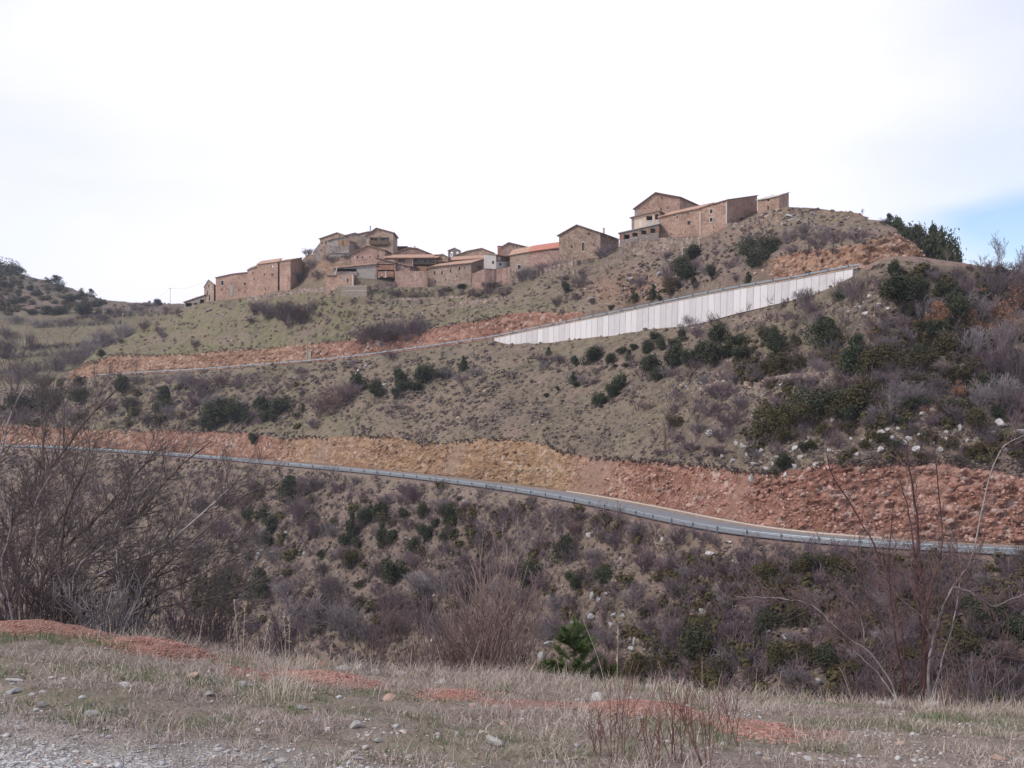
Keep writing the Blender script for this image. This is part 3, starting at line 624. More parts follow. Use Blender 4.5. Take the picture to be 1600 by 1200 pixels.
# ------------------------------------------------------------------ houses
from mathutils.geometry import tessellate_polygon
class House:
    def __init__(s, name, label, A, B, top, base, C=None, D=None, ridge=None, mat=S_warm, roof=T_dark, over=.35, cat='house', th=.16, flat=False, norf=False, sink=3.0, name_wall='wall'):
        s.A = np.array([(A[0] - CX) / F * A[1], A[1]]); s.B = np.array([(B[0] - CX) / F * B[1], B[1]])
        top3 = [s.P(*t) for t in top]; z0 = s.P(A[0], base[0])[2] - sink; z1 = s.P(B[0], base[1])[2] - sink
        s.u = (s.B - s.A) / np.linalg.norm(s.B - s.A)
        if C is not None: Dv = np.array([(C[0] - CX) / F * C[1], C[1]]) - s.B
        else: Dv = np.array(D, float)
        s.D = np.array([*Dv, 0.]); s.Dn = s.D / np.linalg.norm(s.D)
        s.out = np.array([s.u[1], -s.u[0], 0.])                   # towards the viewer
        s.root = tag(empty(name, [s.A[0], s.A[1], z0]), label, cat)
        s.lift = 0.
        if ridge is not None:
            xC, yC = ridge; e = top3[-1][:2] + s.D[:2] if C is None else None
            YC = (top3[-1] + s.D)[1]; s.lift = (HY - yC) / F * YC - top3[-1][2]
        s.top3, s.base = top3, (z0, z1); s.holes = []; s.mat, s.rmat, s.over, s.th = mat, roof, over, th; s.norf = norf; s.nw = name_wall
    def P(s, x, y):
        r = np.array([(x - CX) / F, 1.]); e = s.B - s.A
        t = (s.A[0] * e[1] - s.A[1] * e[0]) / (r[0] * e[1] - r[1] * e[0])
        return np.array([r[0] * t, t, (HY - y) / F * t])
    def hole(s, x0, y0, x1, y1, kind='window', depth=.3, m=None, surround=False):
        s.holes.append((x0, y0, x1, y1, kind, depth, m, surround)); return s
    def wins(s, *ws, surround=False):
        for x, y, w, h in ws: s.hole(x - w / 2, y - h / 2, x + w / 2, y + h / 2, surround=surround)
        return s
    def quad(s, x0, y0, x1, y1): return [s.P(x0, y1), s.P(x1, y1), s.P(x1, y0), s.P(x0, y0)]
    def panel(s, name, x0, y0, x1, y1, mat, off=.05, th=.1, parent=None, slopey=0):
        a = [p + s.out * off for p in (s.P(x0, y1), s.P(x1, y1 + slopey), s.P(x1, y0 + slopey), s.P(x0, y0))]; b = [p - s.out * th for p in a]; mb = MB()
        mb.hexa([a[0], a[1], b[1], b[0]], [a[3], a[2], b[2], b[3]]); return mb.build(name, mat, s.root)
    def finish(s):
        out2 = [np.array([*s.A, s.base[0]]), np.array([*s.B, s.base[1]])] + s.top3[::-1]
        polys = [[Vector((float(np.dot(p[:2] - s.A, s.u)), float(p[2]), 0)) for p in out2]]; all3 = list(out2); mb = MB()
        for h in s.holes:
            q = s.quad(*h[:4]); polys.append([Vector((float(np.dot(p[:2] - s.A, s.u)), float(p[2]), 0)) for p in q]); all3 += q
        tris = tessellate_polygon(polys); mb.add(all3, [tuple(t) for t in tris])
        for h in s.holes:
            q = s.quad(*h[:4]); d = -s.out * h[5]; q2 = [p + d for p in q]
            for i in range(4): mb.add([q[i], q[(i + 1) % 4], q2[(i + 1) % 4], q2[i]], [(0, 1, 2, 3)])
        L = np.array([0, 0, s.lift]); bk = [p + s.D + L for p in s.top3]; a0, b0 = out2[0], out2[1]
        mb.add([a0 + s.D, a0, s.top3[0], bk[0]], [(0, 1, 2, 3)]); mb.add([b0, b0 + s.D, bk[-1], s.top3[-1]], [(0, 1, 2, 3)])
        mb.add([b0 + s.D, a0 + s.D] + bk, [tuple(range(len(bk) + 2))])
        mb.build(s.nw, s.mat, s.root)
        if not s.norf:
            mb = MB(); n = len(s.top3); slope = L / np.linalg.norm(s.D)
            for i in range(n - 1):
                p, q = s.top3[i].copy(), s.top3[i + 1].copy(); d = (q - p) / np.linalg.norm(q - p)
                if i == 0: p = p - d * s.over
                if i == n - 2: q = q + d * s.over
                f0 = -s.Dn * s.over - slope * s.over; f1 = s.D + L + s.Dn * .2; up0 = np.array([0, 0, .03]); up = np.array([0, 0, .03 + s.th])
                b = [p + f0 + up0, q + f0 + up0, q + f1 + up0, p + f1 + up0]; t = [p + f0 + up, q + f0 + up, q + f1 + up, p + f1 + up]
                mb.hexa(b, t)
            mb.build('roof', s.rmat, s.root)
        for x0, y0, x1, y1, kind, dep, m, sur in s.holes:
            if kind == 'open': continue
            q = [p - s.out * (dep - .04) for p in s.quad(x0, y0, x1, y1)]; mb = MB(); c = sum(q) / 4; f = .16
            inn = [p + (c - p) * f * .6 for p in q]
            for i in range(4): mb.add([q[i], q[(i + 1) % 4], inn[(i + 1) % 4], inn[i]], [(0, 1, 2, 3)], 0)
            mb.add([p - s.out * .03 for p in inn], [(0, 1, 2, 3)], 1)
            if sur:
                Q0 = s.quad(x0, y0, x1, y1); e = .22; cc = sum(Q0) / 4
                O = [p + (p - cc) / np.linalg.norm(p - cc) * e + s.out * .03 for p in Q0]; I_ = [p + s.out * .03 for p in Q0]
                for i in range(4): mb.add([O[i], O[(i + 1) % 4], I_[(i + 1) % 4], I_[i]], [(0, 1, 2, 3)], 2)
            mb.build(kind, [M_wood if kind == 'door' else M_frame, m or (M_wood if kind == 'door' else M_dark), M_surr], s.root)
        return s
    def side_box(s, name, f0, f1, y0, y1, mat, proud=.05, th=.12):
        """a panel on the right-hand side wall: fractions along D, photo rows at that place"""
        a = np.array([*s.B, 0]) + s.D * f0; b = np.array([*s.B, 0]) + s.D * f1; n_ = np.array([s.Dn[1], -s.Dn[0], 0])
        if np.dot(n_, np.array([*s.u, 0])) < 0: n_ = -n_
        z = lambda p, y: (HY - y) / F * p[1]
        A_ = [np.array([a[0], a[1], z(a, y1)]), np.array([b[0], b[1], z(b, y1)]), np.array([b[0], b[1], z(b, y0)]), np.array([a[0], a[1], z(a, y0)])]
        o = [p + n_ * proud for p in A_]; i = [p - n_ * th for p in A_]; mb = MB(); mb.hexa([o[0], o[1], i[1], i[0]], [o[3], o[2], i[2], i[3]]); mb.build(name, mat, s.root)
    def chimney(s, x, y0, y1, w, Yd, mat=None, name='chimney'):
        p = W(x, y1, Yd); h = (y1 - y0) / F * Yd; ww = w / F * Yd; mb = MB(); mb.box(p - [0, 0, .6], ww, ww, h + .6 - .12); mb.box(p + [0, 0, h - .12], ww * 1.25, ww * 1.25, .12); mb.build(name, mat or S_warm, s.root); return s

H = House
# --- left end
h = H('lean_to_shed', 'low open lean-to shed with dark mono-pitch roof at the far left end of the village', (288, 332), (321, 324), [(288, 472.5), (321, 461.5)], (480, 474), D=(1.5, 4.5), mat=S_grey, roof=T_dark, over=.5, cat='shed', norf=False)
h.hole(290, 473.5, 308.5, 480, 'open'); h.hole(312, 468, 320.5, 476, 'open'); h.finish(); h.panel('door', 297, 472.8, 301, 479, P_light, -.6, .05)
h = H('stone_hut', 'narrow gabled stone hut between the open shed and the long stone barn', (319, 325), (334, 320), [(319, 448.5), (326, 437.5), (334, 444)], (476, 472), C=(339, 328), mat=S_tan)
h.wins((326, 447, 1.6, 4)).hole(323.3, 455.5, 325, 462).hole(326.5, 461, 328.3, 470, 'door').finish()
h = H('stone_barn', 'long stone barn with one pale framed window, leftmost of the row of tall walls', (337, 318), (386.5, 314), [(337, 434), (362, 428.5), (386.5, 426)], (472, 467), C=(392, 322), ridge=(0, 425), mat=S_warm, cat='barn')
h.hole(345.5, 438.5, 349.5, 446, surround=True).wins((346.7, 452, 2, 3), (354.5, 451, 1.4, 2), (373, 453, 1.6, 2), (382.5, 443.7, 3, 3.6), (382.5, 455.5, 1.8, 2)).finish()
h.panel('patch', 359.5, 446, 364, 462, P_grey, .03, .1)
h = H('stone_house', 'stone house whose slanting roof steps up between the long barn and the tiled house', (386.5, 313.5), (402, 311), [(386.5, 422.5), (402, 416.5)], (467, 464), C=(406, 320), ridge=(0, 413), mat=S_warm)
h.wins((395, 427, 1.8, 4), (397, 436, 1.6, 2.5)).finish()
h = H('stone_house', 'tall stone house under orange tiles with one white and one yellowish window', (402, 310.5), (434, 306), [(402, 413.5), (434, 409)], (465, 456), C=(440, 316), ridge=(0, 404), mat=S_warm, roof=T_old)
h.wins((425.5, 429, 3, 3), (413, 429, 2.4, 3), (415, 452, 1.8, 2.4)).hole(424, 414.5, 427, 418, 'window', .1, M_white_m).hole(413, 416, 415, 419, 'window', .1, simple('yellow_panel', (.5, .36, .08))).finish()
h = H('stone_house', 'corner stone house with orange tiles and a gable facing right, by the weedy slope', (454, 302), (476, 312), [(454, 406.5), (466, 404), (476, 413)], (452, 446), C=None, D=(-3.6, 3.0), mat=S_warm, roof=T_old)
h.hole(458.5, 411.5, 461.5, 421).wins((467, 434, 1.6, 3)).hole(465, 438, 471, 442).finish()
h2 = H('stone_house', 'recessed stone house front with a dark doorway, left of the corner house', (436, 306.5), (454, 302.3), [(436, 409), (454, 406.6)], (455, 452), D=(2, 6), ridge=(0, 403), mat=S_warm, roof=T_old)
h2.wins((446.5, 427, 1.6, 2.4), (446.5, 436, 1.6, 2.4)).hole(435.8 + .6, 447, 441, 454).finish()
h = H('stone_outbuilding', 'small grey outbuilding with a pale door tucked right of the corner house', (474, 314), (484, 316), [(474, 414), (484, 415)], (436, 434), D=(1, 4), ridge=(0, 412), mat=S_grey, cat='outbuilding')
h.hole(476, 419, 479.5, 428, 'door', .15, P_light).finish()
# --- top cluster
h = H('stone_outbuilding', 'low ruined stone corner at the left foot of the hilltop houses', (489, 309), (500, 308), [(489, 393), (500, 379)], (396, 396), D=(1, 5), mat=S_grey, norf=True, cat='ruin'); h.finish()
h = H('stone_house', 'gabled hilltop stone house, leftmost of the three on the knoll', (500, 308), (537, 305), [(500, 373.5), (527, 364), (537, 369.5)], (396, 396), D=(2, 7), mat=S_tan)
h.wins((503, 380, 1.5, 3), (509.5, 379, 2, 5), (505.5, 387, 1.4, 2), (501.5, 391, 1.4, 4), (530, 370, 1.8, 2)).finish()
h = H('stone_house', 'low grey rendered annex with orange boards under a dark roof on the knoll', (513, 302), (546, 300), [(513, 376.5), (521, 374), (538, 371.5), (546, 376.5)], (394, 394), D=(1, 4), mat=P_grey, roof=T_dark)
h.finish(); h.panel('board_wall', 528, 375.5, 545, 383.5, M_woodl, .05, .1); h.panel('door', 535, 375.3, 537, 382.5, M_wood, .12, .05); h.panel('wall_foot', 510, 384, 546, 396, S_grey, .25, .3)
h = H('stone_house', 'stone house with a low gable in the middle of the knoll, beside the annex', (538, 306), (561, 306), [(538, 369), (555, 364.5), (561, 366.5)], (395, 395), D=(1, 6), mat=S_tan)
h.hole(546.5, 381, 548.5, 390.5, 'door').finish(); h.panel('lean_roof', 546, 378.5, 555, 380, M_metal, .8, .6)
h = H('stone_house', 'plain grey stone wall house joining the balcony house on the knoll', (561, 305), (575, 304), [(561, 366), (575, 362.8)], (396, 396), D=(2, 6), mat=S_grey); h.finish()
h = H('gabled_house', 'tallest hilltop house with a wooden balcony under its gable', (573, 300), (614.5, 298), [(573, 368), (588, 356.8), (614.5, 364)], (402, 402), C=(621, 309), mat=S_tan, roof=T_dark, over=.5)
h.hole(578, 369, 608, 381, 'open', 1.4).wins((594, 362, 1.8, 3)).finish()
h.panel('back_wall', 577, 368, 609, 381.6, P_grey, -1.4, .1); h.panel('balcony_window', 583, 372, 587, 380, M_dark, -1.3, .05); h.panel('balcony_window', 594, 372, 597, 380, M_dark, -1.3, .05)
h.panel('balcony', 577.5, 376, 608.5, 381.6, M_wood, .5, .12); h.panel('balcony_floor', 577.5, 381.2, 608.5, 382, M_wood, .5, .5); h.panel('post', 591.8, 367.5, 593.2, 381, M_woodl, .35, .15)
h.panel('gable_board', 577.5, 366.5, 608.5, 371.0, S_tan, .03, .12); h.panel('under_wall', 580, 382.6, 606, 386.5, M_wood, .04, .1); h.chimney(578.7, 353, 363, 1.8, 303, M_metal)
h = H('dark_shed', 'dark boarded shed glimpsed right of the tallest hilltop house', (619, 312), (635, 312), [(619, 385.8), (635, 385.8)], (402, 402), D=(0, 4), mat=M_wood, cat='shed', roof=T_dark); h.finish()
# --- second tier
h = H('gabled_house', 'pink stone gabled house with five tiny windows below the balcony house', (549, 291), (601, 289), [(549, 397), (575, 384.3), (601, 390.8)], (416, 420), C=(614, 300), mat=S_pink, roof=T_dark, over=.45)
h.wins((558.5, 402, 2, 4), (566.5, 401.5, 1.6, 3), (578, 401.5, 2, 2.4), (591, 400, 2.4, 4), (569.5, 391, 2.4, 1.6), (590.5, 392.5, 2, 1.8)).finish()
h = H('open_barn', 'open-fronted barn under a long orange tile roof with leaning props', (521, 287), (587, 284), [(521, 419), (587, 412.5)], (432, 442), D=(3, 7), ridge=(0, 409.5), mat=P_grey, roof=T_old, over=.6, cat='barn', th=.2)
h.hole(524, 419.8, 557, 428.5, 'open').finish(); h.hole
mb = MB(); mb.bar(W(523.5, 430, 285.5), W(526.5, 418.5, 286), .16, n=4); mb.build('prop', M_polec, h.root)
mb = MB(); mb.bar(W(533, 427, 286), W(542, 419, 286.5), .12, n=4); mb.build('prop', M_wood, h.root)
h.panel('rubble_wall', 526, 424.5, 559, 430, S_grey, .3, .5); h.wins
h.panel('doorway', 567.5, 435, 570.5, 441, M_dark, .04, .05)
h = H('stone_outbuilding', 'roofless low stone pen with a grey beam in front of the open barn', (509, 283), (552, 280), [(509, 429.5), (552, 429)], (446, 449), C=(559, 288), mat=S_warm, norf=True, cat='ruin')
h.wins((543, 438, 2, 4.5)).finish(); h.panel('beam', 511, 430, 526, 431.8, M_frame, .2, .3); h.panel('patch', 535, 431, 541, 438, P_grey, .03, .1); h.panel('corner_stones', 550.5, 430, 552.2, 447, M_surr, .04, .1)
h = H('loft_house', 'brick and stone house with an open loft under a roof falling to the right', (588, 284), (618, 282.5), [(588, 403.3), (618, 410.8)], (446, 440), C=(622, 289), mat=S_pink, roof=T_dark, over=.5)
h.hole(590, 406, 616, 412.5, 'open', .5).hole(598.5, 424, 602, 434, 'door', .2).hole(594.5, 424, 598, 432, 'window', .2).finish()
h.panel('rail', 590, 409.5, 616, 410.3, M_wood, .05, .1); h.panel('brick_band', 590, 414, 616, 421.5, P_brick, .03, .08); h.panel('brick_wall', 603.5, 424, 615, 433, P_brick, .03, .08); h.panel('brick_wall', 590.5, 424, 594, 434, P_brick, .03, .08); h.panel('white_jamb', 602.3, 423.5, 603.4, 434, P_white, .08, .1)
h = H('lean_to_shed', 'dark lean-to with a sagging roof between the brick loft house and the gallery house', (618.5, 283.5), (640, 282.5), [(618.5, 411), (640, 416.2)], (427, 426), D=(2, 5), mat=S_pink, roof=T_dark, over=.5, cat='shed')
h.hole(620, 412.6, 631, 423.5, 'open', .6).finish(); h.panel('boards', 621, 416, 631, 424, M_wood, -1.0, .1)
h = H('gallery_house', 'house with a long orange tile roof over a dark open gallery', (604, 287.5), (681, 285.5), [(604, 402.8), (681, 402.3)], (424, 424), D=(1, 5), ridge=(0, 398.6), mat=S_pink, roof=T_old, over=.9, th=.22)
h.hole(645.5, 404, 680, 412, 'open', 1.5).hole(645.5, 412.8, 680, 423.3, 'open', 1.5).hole(622, 404.5, 633, 409.5, 'window', .2, M_wood).finish()
h.panel('back_wall', 645, 403.5, 681, 412.8, P_grey, -1.5, .1); h.panel('back_wall', 645, 412, 681, 424, M_wood, -1.5, .1); h.panel('gallery_rail', 646, 410, 679, 412.6, M_frame, .1, .1)
h.panel('post', 644.8, 403.8, 645.8, 420, P_light, .35, .15); h.panel('board_wall', 651, 416, 666.5, 423.5, M_woodl, -.2, .1); h.panel('gallery_window', 661, 404.6, 664, 411, M_dark, -1.4, .05); h.panel('gallery_window', 669, 404.6, 672, 411, M_dark, -1.4, .05)
h = H('gabled_house', 'broad pink stone gable rising behind the gallery house, with a small flue', (615, 294), (673.5, 293), [(615, 397), (639, 387.2), (652, 388.5), (673.5, 397)], (404, 404), D=(1, 8), mat=S_pink, roof=T_dark)
h.wins((621, 396.8, 1.8, 1.6), (634.5, 396.5, 2, 2), (652, 395, 2, 2)).finish(); h.chimney(648.2, 384.5, 390, 1.8, 295, M_metal)
h = H('gabled_house', 'small low gabled stone house just left of the belfry', (680, 287), (700, 286), [(680, 399.8), (692, 397.8), (700, 402.5)], (414, 414), D=(1, 6), mat=S_tan, roof=T_dark)
h.wins((689.5, 405, 1.6, 2)).finish(); h.panel('lean_roof', 681, 407, 702, 409.5, T_dark, 1.0, .9)
# --- belfry
h = H('belfry', 'little stone bell gable with two arched openings standing against the sky', (700, 312), (719, 311.6), [(700, 391.6), (710, 387.8), (719, 391.6)], (408, 408), D=(.15, .8), mat=S_grey, roof=T_dark, over=.12, cat='belfry', th=.1)
for cx_, yb_ in ((705.2, 402), (714, 399)):
    pass
def arch_belfry(h):
    top3 = h.top3; out2 = [np.array([*h.A, h.base[0]]), np.array([*h.B, h.base[1]])] + top3[::-1]; polys3 = [out2]
    for cx_, yb_ in ((705.2, 402.), (714., 399.5)):
        r = 2.3; pts = [h.P(cx_ - r, yb_), h.P(cx_ + r, yb_)] + [h.P(cx_ + r * math.cos(t), 395 - r * math.sin(t)) for t in np.linspace(0, math.pi, 8)]; polys3.append(pts)
    flat = [p for q in polys3 for p in q]; V2 = lambda p: Vector((float(np.dot(p[:2] - h.A, h.u)), float(p[2]), 0))
    tr = tessellate_polygon([[V2(p) for p in q] for q in polys3]); mb = MB(); mb.add(flat, [tuple(t) for t in tr]); mb.add([p + h.D for p in flat], [tuple(t)[::-1] for t in tr])
    for q in polys3:
        for i in range(len(q)): a, b = q[i], q[(i + 1) % len(q)]; mb.add([a, b, b + h.D, a + h.D], [(0, 1, 2, 3)])
    mb.build('wall', h.mat, h.root)
    mb = MB(); d0 = -h.Dn * .15
    for a, b in zip(top3[:-1], top3[1:]):
        d = (b - a) / np.linalg.norm(b - a) * .12; a2, b2 = a - d, b + d; u = np.array([0, 0, .12]); mb.hexa([a2 + d0, b2 + d0, b2 + h.D - d0, a2 + h.D - d0], [a2 + d0 + u, b2 + d0 + u, b2 + h.D - d0 + u, a2 + h.D - d0 + u])
    mb.build('coping', T_dark, h.root)
    for cx_, yc in ((705.2, 397), (714., 396.3)):
        c = h.P(cx_, yc) + h.D * .5; mb = MB(); mb.bar(c + [0, 0, -.35], c + [0, 0, .05], .26, .14, 10); mb.bar(c + [0, 0, .05], c + [0, 0, .18], .14, .05, 10)
        l = h.P(cx_ - 2.3, yc - 1.2) + h.D * .5; r = h.P(cx_ + 2.3, yc - 1.2) + h.D * .5; mb.bar(l, r, .05, n=4); mb.build('bell', M_bell, h.root)
arch_belfry(h)
# --- middle row
h = H('tiled_house', 'long stone house with a row of four slit windows under a light orange roof', (668, 280), (736.5, 276), [(668, 418.8), (675, 416.6), (700, 414.3), (736.5, 410.8)], (450, 453), C=(756, 286), ridge=(0, 404.3), mat=S_tan, roof=T_old, over=.45)
h.hole(677.8, 424, 680, 428.8).hole(689.6, 423.5, 691.8, 429).hole(703, 421, 705, 426.5).hole(717, 417, 719.3, 421.8).hole(725, 417, 727, 419.8).hole(679.6, 438, 681.6, 442).hole(696, 435.5, 697.6, 439).wins((713.5, 432, 1.4, 2.4), (730.5, 430, 1.2, 1.6)).finish()
h.side_box('window', .5, .8, 415.5, 419.5, M_dark)
h = H('gabled_house', 'wide low gable with tiled roofs behind the long slit-windowed house', (706, 293), (770, 291), [(706, 402), (730, 393), (753, 388.5), (770, 395)], (410, 410), D=(1, 8), mat=S_tan, roof=T_dark)
h.finish(); h.chimney(733, 391, 395, 1.6, 295)
h = H('tiled_house', 'low house showing only a broken red tile roof between the belfry and the white house', (702, 287), (755, 286), [(702, 406.8), (755, 403.2)], (418, 414), D=(1, 5), ridge=(0, 398.3), mat=S_pink, roof=T_old, over=.5)
h.finish()
h = H('rendered_house', 'light grey rendered house with an overhanging corner and one small window', (756, 278), (775, 275), [(756, 396), (775, 398.3)], (419, 419.6), C=(797, 281), mat=P_light, roof=T_old, over=.35, sink=.1)
h.hole(768.5, 407.8, 772, 412.5, surround=True).finish(); h.chimney(780.5, 384.5, 397, 6, 281, P_brick)
h.side_box('gallery', .04, .96, 399.5, 408.5, M_wood, .04, .1); h.side_box('white_wall', .02, .58, 409, 419.3, P_white, .10, .1); h.side_box('white_wall', .62, .98, 409, 417.5, P_white, .10, .1); h.side_box('window', .2, .34, 411, 415, M_dark, .14, .1); h.side_box('window', .74, .79, 411.5, 414, M_dark, .14, .1); h.side_box('gallery_window', .1, .3, 401, 407, P_light, .07, .1)
h = H('gabled_house', 'stone gable with chimney on its left, standing behind the red roofed row', (780, 291), (832, 290), [(780, 388.5), (795, 379.5), (832, 388.5)], (402, 402), D=(1, 8), mat=S_pink, roof=T_dark)
h.wins((803, 385.5, 1.6, 1.8), (807, 386.2, 1.6, 1.8)).finish()
h = H('tiled_house', 'stone house with one dark window and a buttress below the start of the red roof', (796.5, 277), (828, 274), [(796.5, 399), (828, 393.2)], (438, 433), D=(1, 6), ridge=(0, 385), mat=S_tan, roof=T_old, over=.35)
h.hole(809, 414, 813.5, 421, surround=True).hole(809.5, 426, 813, 434, 'door').finish()
h = H('tiled_house', 'pinkish walled house under the bright red tiles, touching the big gabled house', (828.3, 273.5), (873, 270), [(828.3, 393), (850, 389.8), (873, 386.8)], (422, 416), D=(1, 6), ridge=(0, 378.5), mat=S_pink, roof=T_new, over=.4)
h.hole(863, 389.3, 872, 391.5).finish(); h.panel('brick_band', 829, 393.8, 838, 398.5, P_brick, .03, .08, slopey=-1); h.panel('brick_band', 841, 392.3, 851, 396.5, P_brick, .03, .08, slopey=-1)
h = H('gabled_house', 'big square stone house with a tall shuttered window, right of the red roof', (873.5, 268), (938, 263), [(873.5, 368), (902, 352), (938, 364)], (415, 404), C=(967, 275), mat=S_brown, roof=T_dark, over=.5)
h.hole(909, 379, 913.5, 392, 'window', .25, M_wood, surround=True).wins((920.3, 365.5, 3.2, 3.4), (897, 403.3, 2.2, 2.8), (893.5, 385.5, 2.6, 3.6)).finish(); h.chimney(943.5, 356.3, 364, 2.6, 270, P_light)
# --- farmhouse on the right
h = H('farm_terrace', 'farmhouse base wall with brick pillars and four dark openings under a pale slab', (968, 247), (1029.5, 243.5), [(968, 364.5), (1029.5, 350.5)], (400, 388), D=(1.5, 6), mat=S_grey, roof=P_light, over=.35, th=.14)
h.hole(975, 366.5, 983.5, 373.5, 'open', .5).hole(988, 363.5, 996.3, 369.8, 'open', .5).hole(1002, 360, 1010, 366.3, 'open', .5).hole(1016, 357, 1024, 364, 'open', .5).finish()
for x0, x1, y0, y1 in ((969, 974.4, 365.7, 374.5), (984, 987.6, 364, 371), (997, 1001.5, 361, 368), (1010.6, 1015.5, 357.6, 365), (1024.5, 1029, 354, 363)): h.panel('brick_pillar', x0, y0, x1, y1, P_brick, .03, .15)
h = H('farm_porch', 'beige porch floor with white pillar and railing above the brick pillared terrace', (987.5, 250), (1029.5, 247.5), [(987.5, 340.5), (1010, 334.8), (1029.5, 331)], (362, 356), D=(1.5, 4), mat=P_beige, roof=T_dark, over=.5)
h.hole(1009.5, 337.5, 1019.3, 353, 'open', 1.2).hole(1023.3, 334.5, 1029, 350.5, 'open', 1.2).finish(); h.panel('balcony_rail', 1009.5, 344.5, 1019.3, 345.4, M_white_m, .05, .06); h.panel('balcony_panel', 1009.5, 346, 1019.3, 352.5, P_light, .02, .06); h.panel('balcony_panel', 1023.3, 343, 1029, 350.5, P_light, .02, .06)
h.panel('pillar', 1019.6, 335, 1022.9, 351, P_beige, .12, .2); h.panel('side_wall', 987, 341, 990.5, 358, S_grey, .1, .3); h.panel('door', 999, 345, 1003, 354, P_white, .04, .08)
h = H('farmhouse', 'large gabled farmhouse, highest building at the right of the village', (992, 260), (1062, 257), [(992, 326), (1025, 301.6), (1062, 308.5)], (352, 340), C=(1098, 272), mat=S_warm, roof=T_dark, over=.45)
h.wins((1034.2, 309.3, 2.2, 4), (1032.6, 327, 2.4, 4), (1043, 324.5, 2, 3.4), (1008, 325.5, 1.8, 1.4), (1002.5, 334.5, 3, .8)).finish(); h.panel('corner_render', 991.5, 327.5, 997, 340, P_grey, .03, .1)
h = H('farm_wing', 'long stone farm wing with three small windows, in front of the farmhouse', (1029.7, 246.5), (1095, 241), [(1029.7, 339.4), (1060, 332.5), (1095, 325.2)], (392, 382), D=(4, 7.5), ridge=(0, 317.5), mat=S_warm, roof=T_old, over=.35)
h.hole(1056.8, 336.6, 1059, 342, surround=True).wins((1074.9, 334, 2.2, 2.2)).hole(1074, 345.5, 1079, 351.2).wins((1070.5, 362, 1.4, 2), (1048, 365.5, 2.4, 2)).finish()
h.panel('quoins', 1093, 330, 1094.8, 378, M_surr, .03, .1)
h = H('farm_wing', 'tall stone block with two square windows one above the other, joining the long wing', (1095.4, 240.6), (1135.7, 237), [(1095.4, 325), (1115, 319), (1135.7, 313)], (386, 358), C=(1183, 249), ridge=(0, 306), mat=S_warm, roof=T_dark, over=.25)
h.hole(1109.3, 327.2, 1113.3, 333.4, surround=True).hole(1109.3, 340.3, 1113.5, 346.4, surround=True).wins((1115, 355.7, 1.8, 2.2)).finish(); h.panel('quoins', 1134, 316, 1135.8, 352, M_surr, .03, .1)
h.side_box('window', .42, .55, 339.5, 345.5, M_dark, .05); h.side_box('window_surround', .40, .57, 338.7, 339.4, M_surr, .06)
h = H('stone_house', 'small pale roofed house on the hilltop, rightmost of all the buildings', (1183.5, 240), (1217, 237), [(1183.5, 312.8), (1200, 310.3), (1217, 306)], (330, 326), C=(1232.5, 244), ridge=(0, 301), mat=S_warm, roof=T_pale, over=.3)
h.hole(1198.5, 310.8, 1202.5, 314.2).hole(1199, 322, 1201.5, 328, 'door').finish(); h.side_box('window', .75, .92, 313.5, 321, M_dark, .05)

# --- free-standing walls
def fieldwall(name, label, pts, hpx, mat, th=.6, cat='wall', k0=10):
    """pts: (x, ytop, ybase, Y) from left to right"""
    mb = MB(); prev = None; P3 = []
    for (a, b) in zip(pts[:-1], pts[1:]):
        n = max(2, int(abs(b[0] - a[0]) / 3))
        for i in range(n + (b is pts[-1])): t = i / n; P3.append([a[j] * (1 - t) + b[j] * t for j in range(4)])
    for p in P3:
        h_ = hit(p[0], p[2], k0)
        if h_ is not None: p[3] = h_[1]
    for i, (a, b) in enumerate(zip(P3[:-1], P3[1:])):
        ja = .6 * vnoise(np.array([a[0] * .4]), np.array([3.]))[0]; jb = .6 * vnoise(np.array([b[0] * .4]), np.array([3.]))[0]
        ta, tb = W(a[0], a[1] + ja, a[3]), W(b[0], b[1] + jb, b[3]); ba, bb = W(a[0], a[2], a[3]) - [0, 0, 1.2], W(b[0], b[2], b[3]) - [0, 0, 1.2]; d = np.array([0, th, 0])
        mb.hexa([ba, bb, bb + d, ba + d], [ta, tb, tb + d, ta + d])
    return tag(mb.build(name, mat, loc=W(P3[0][0], P3[0][2], P3[0][3])), label, cat)
fieldwall('stone_wall', 'thick terrace wall of pink rubble below the gallery house', [(617, 423.5, 448, 281.5), (668, 423.5, 449, 279.5)], 0, S_pink)
fieldwall('stone_wall', 'rubble terrace wall running from the slit-windowed house to under the white house', [(737.5, 427.5, 453, 275), (755, 421, 451, 274.5), (775, 420.5, 447, 273.5), (797, 417, 443, 272.5)], 0, S_pink)
fieldwall('stone_wall', 'low tumbled stone wall at the foot of the leftmost barns', [(386, 464, 471, 308), (434, 457, 463, 302), (470, 451, 458, 298), (510, 447, 456, 289)], 0, S_dry)
fieldwall('stone_wall', 'low rubble wall between the concrete tank and the terrace wall', [(580, 443, 452, 283), (617, 440, 450, 281)], 0, S_dry)
fieldwall('stone_wall', 'stone footing that slopes up under the red roofed houses toward the big gabled house', [(797, 432, 444, 271), (828, 424, 436, 270), (873, 412, 422, 266), (926, 403, 410, 261)], 0, S_dry)
fieldwall('stone_wall', 'rough stone footing beneath the farm terrace and the long farm wing', [(968, 380, 402, 245.5), (1029, 372, 394, 242.5), (1094, 368, 388, 239.5)], 0, S_dry)
fieldwall('stone_wall', 'dry stone wall running right from the tall block toward the hilltop house', [(1128, 350, 358, 235), (1160, 347, 354, 233), (1200, 345, 351, 229), (1235, 347, 353, 225)], 0, S_dry)
fieldwall('stone_wall', 'low terrace wall crossing the grass below the village centre', [(600, 467, 471, 279), (660, 465, 469, 277), (730, 461, 465, 275)], 0, S_dry, .4)
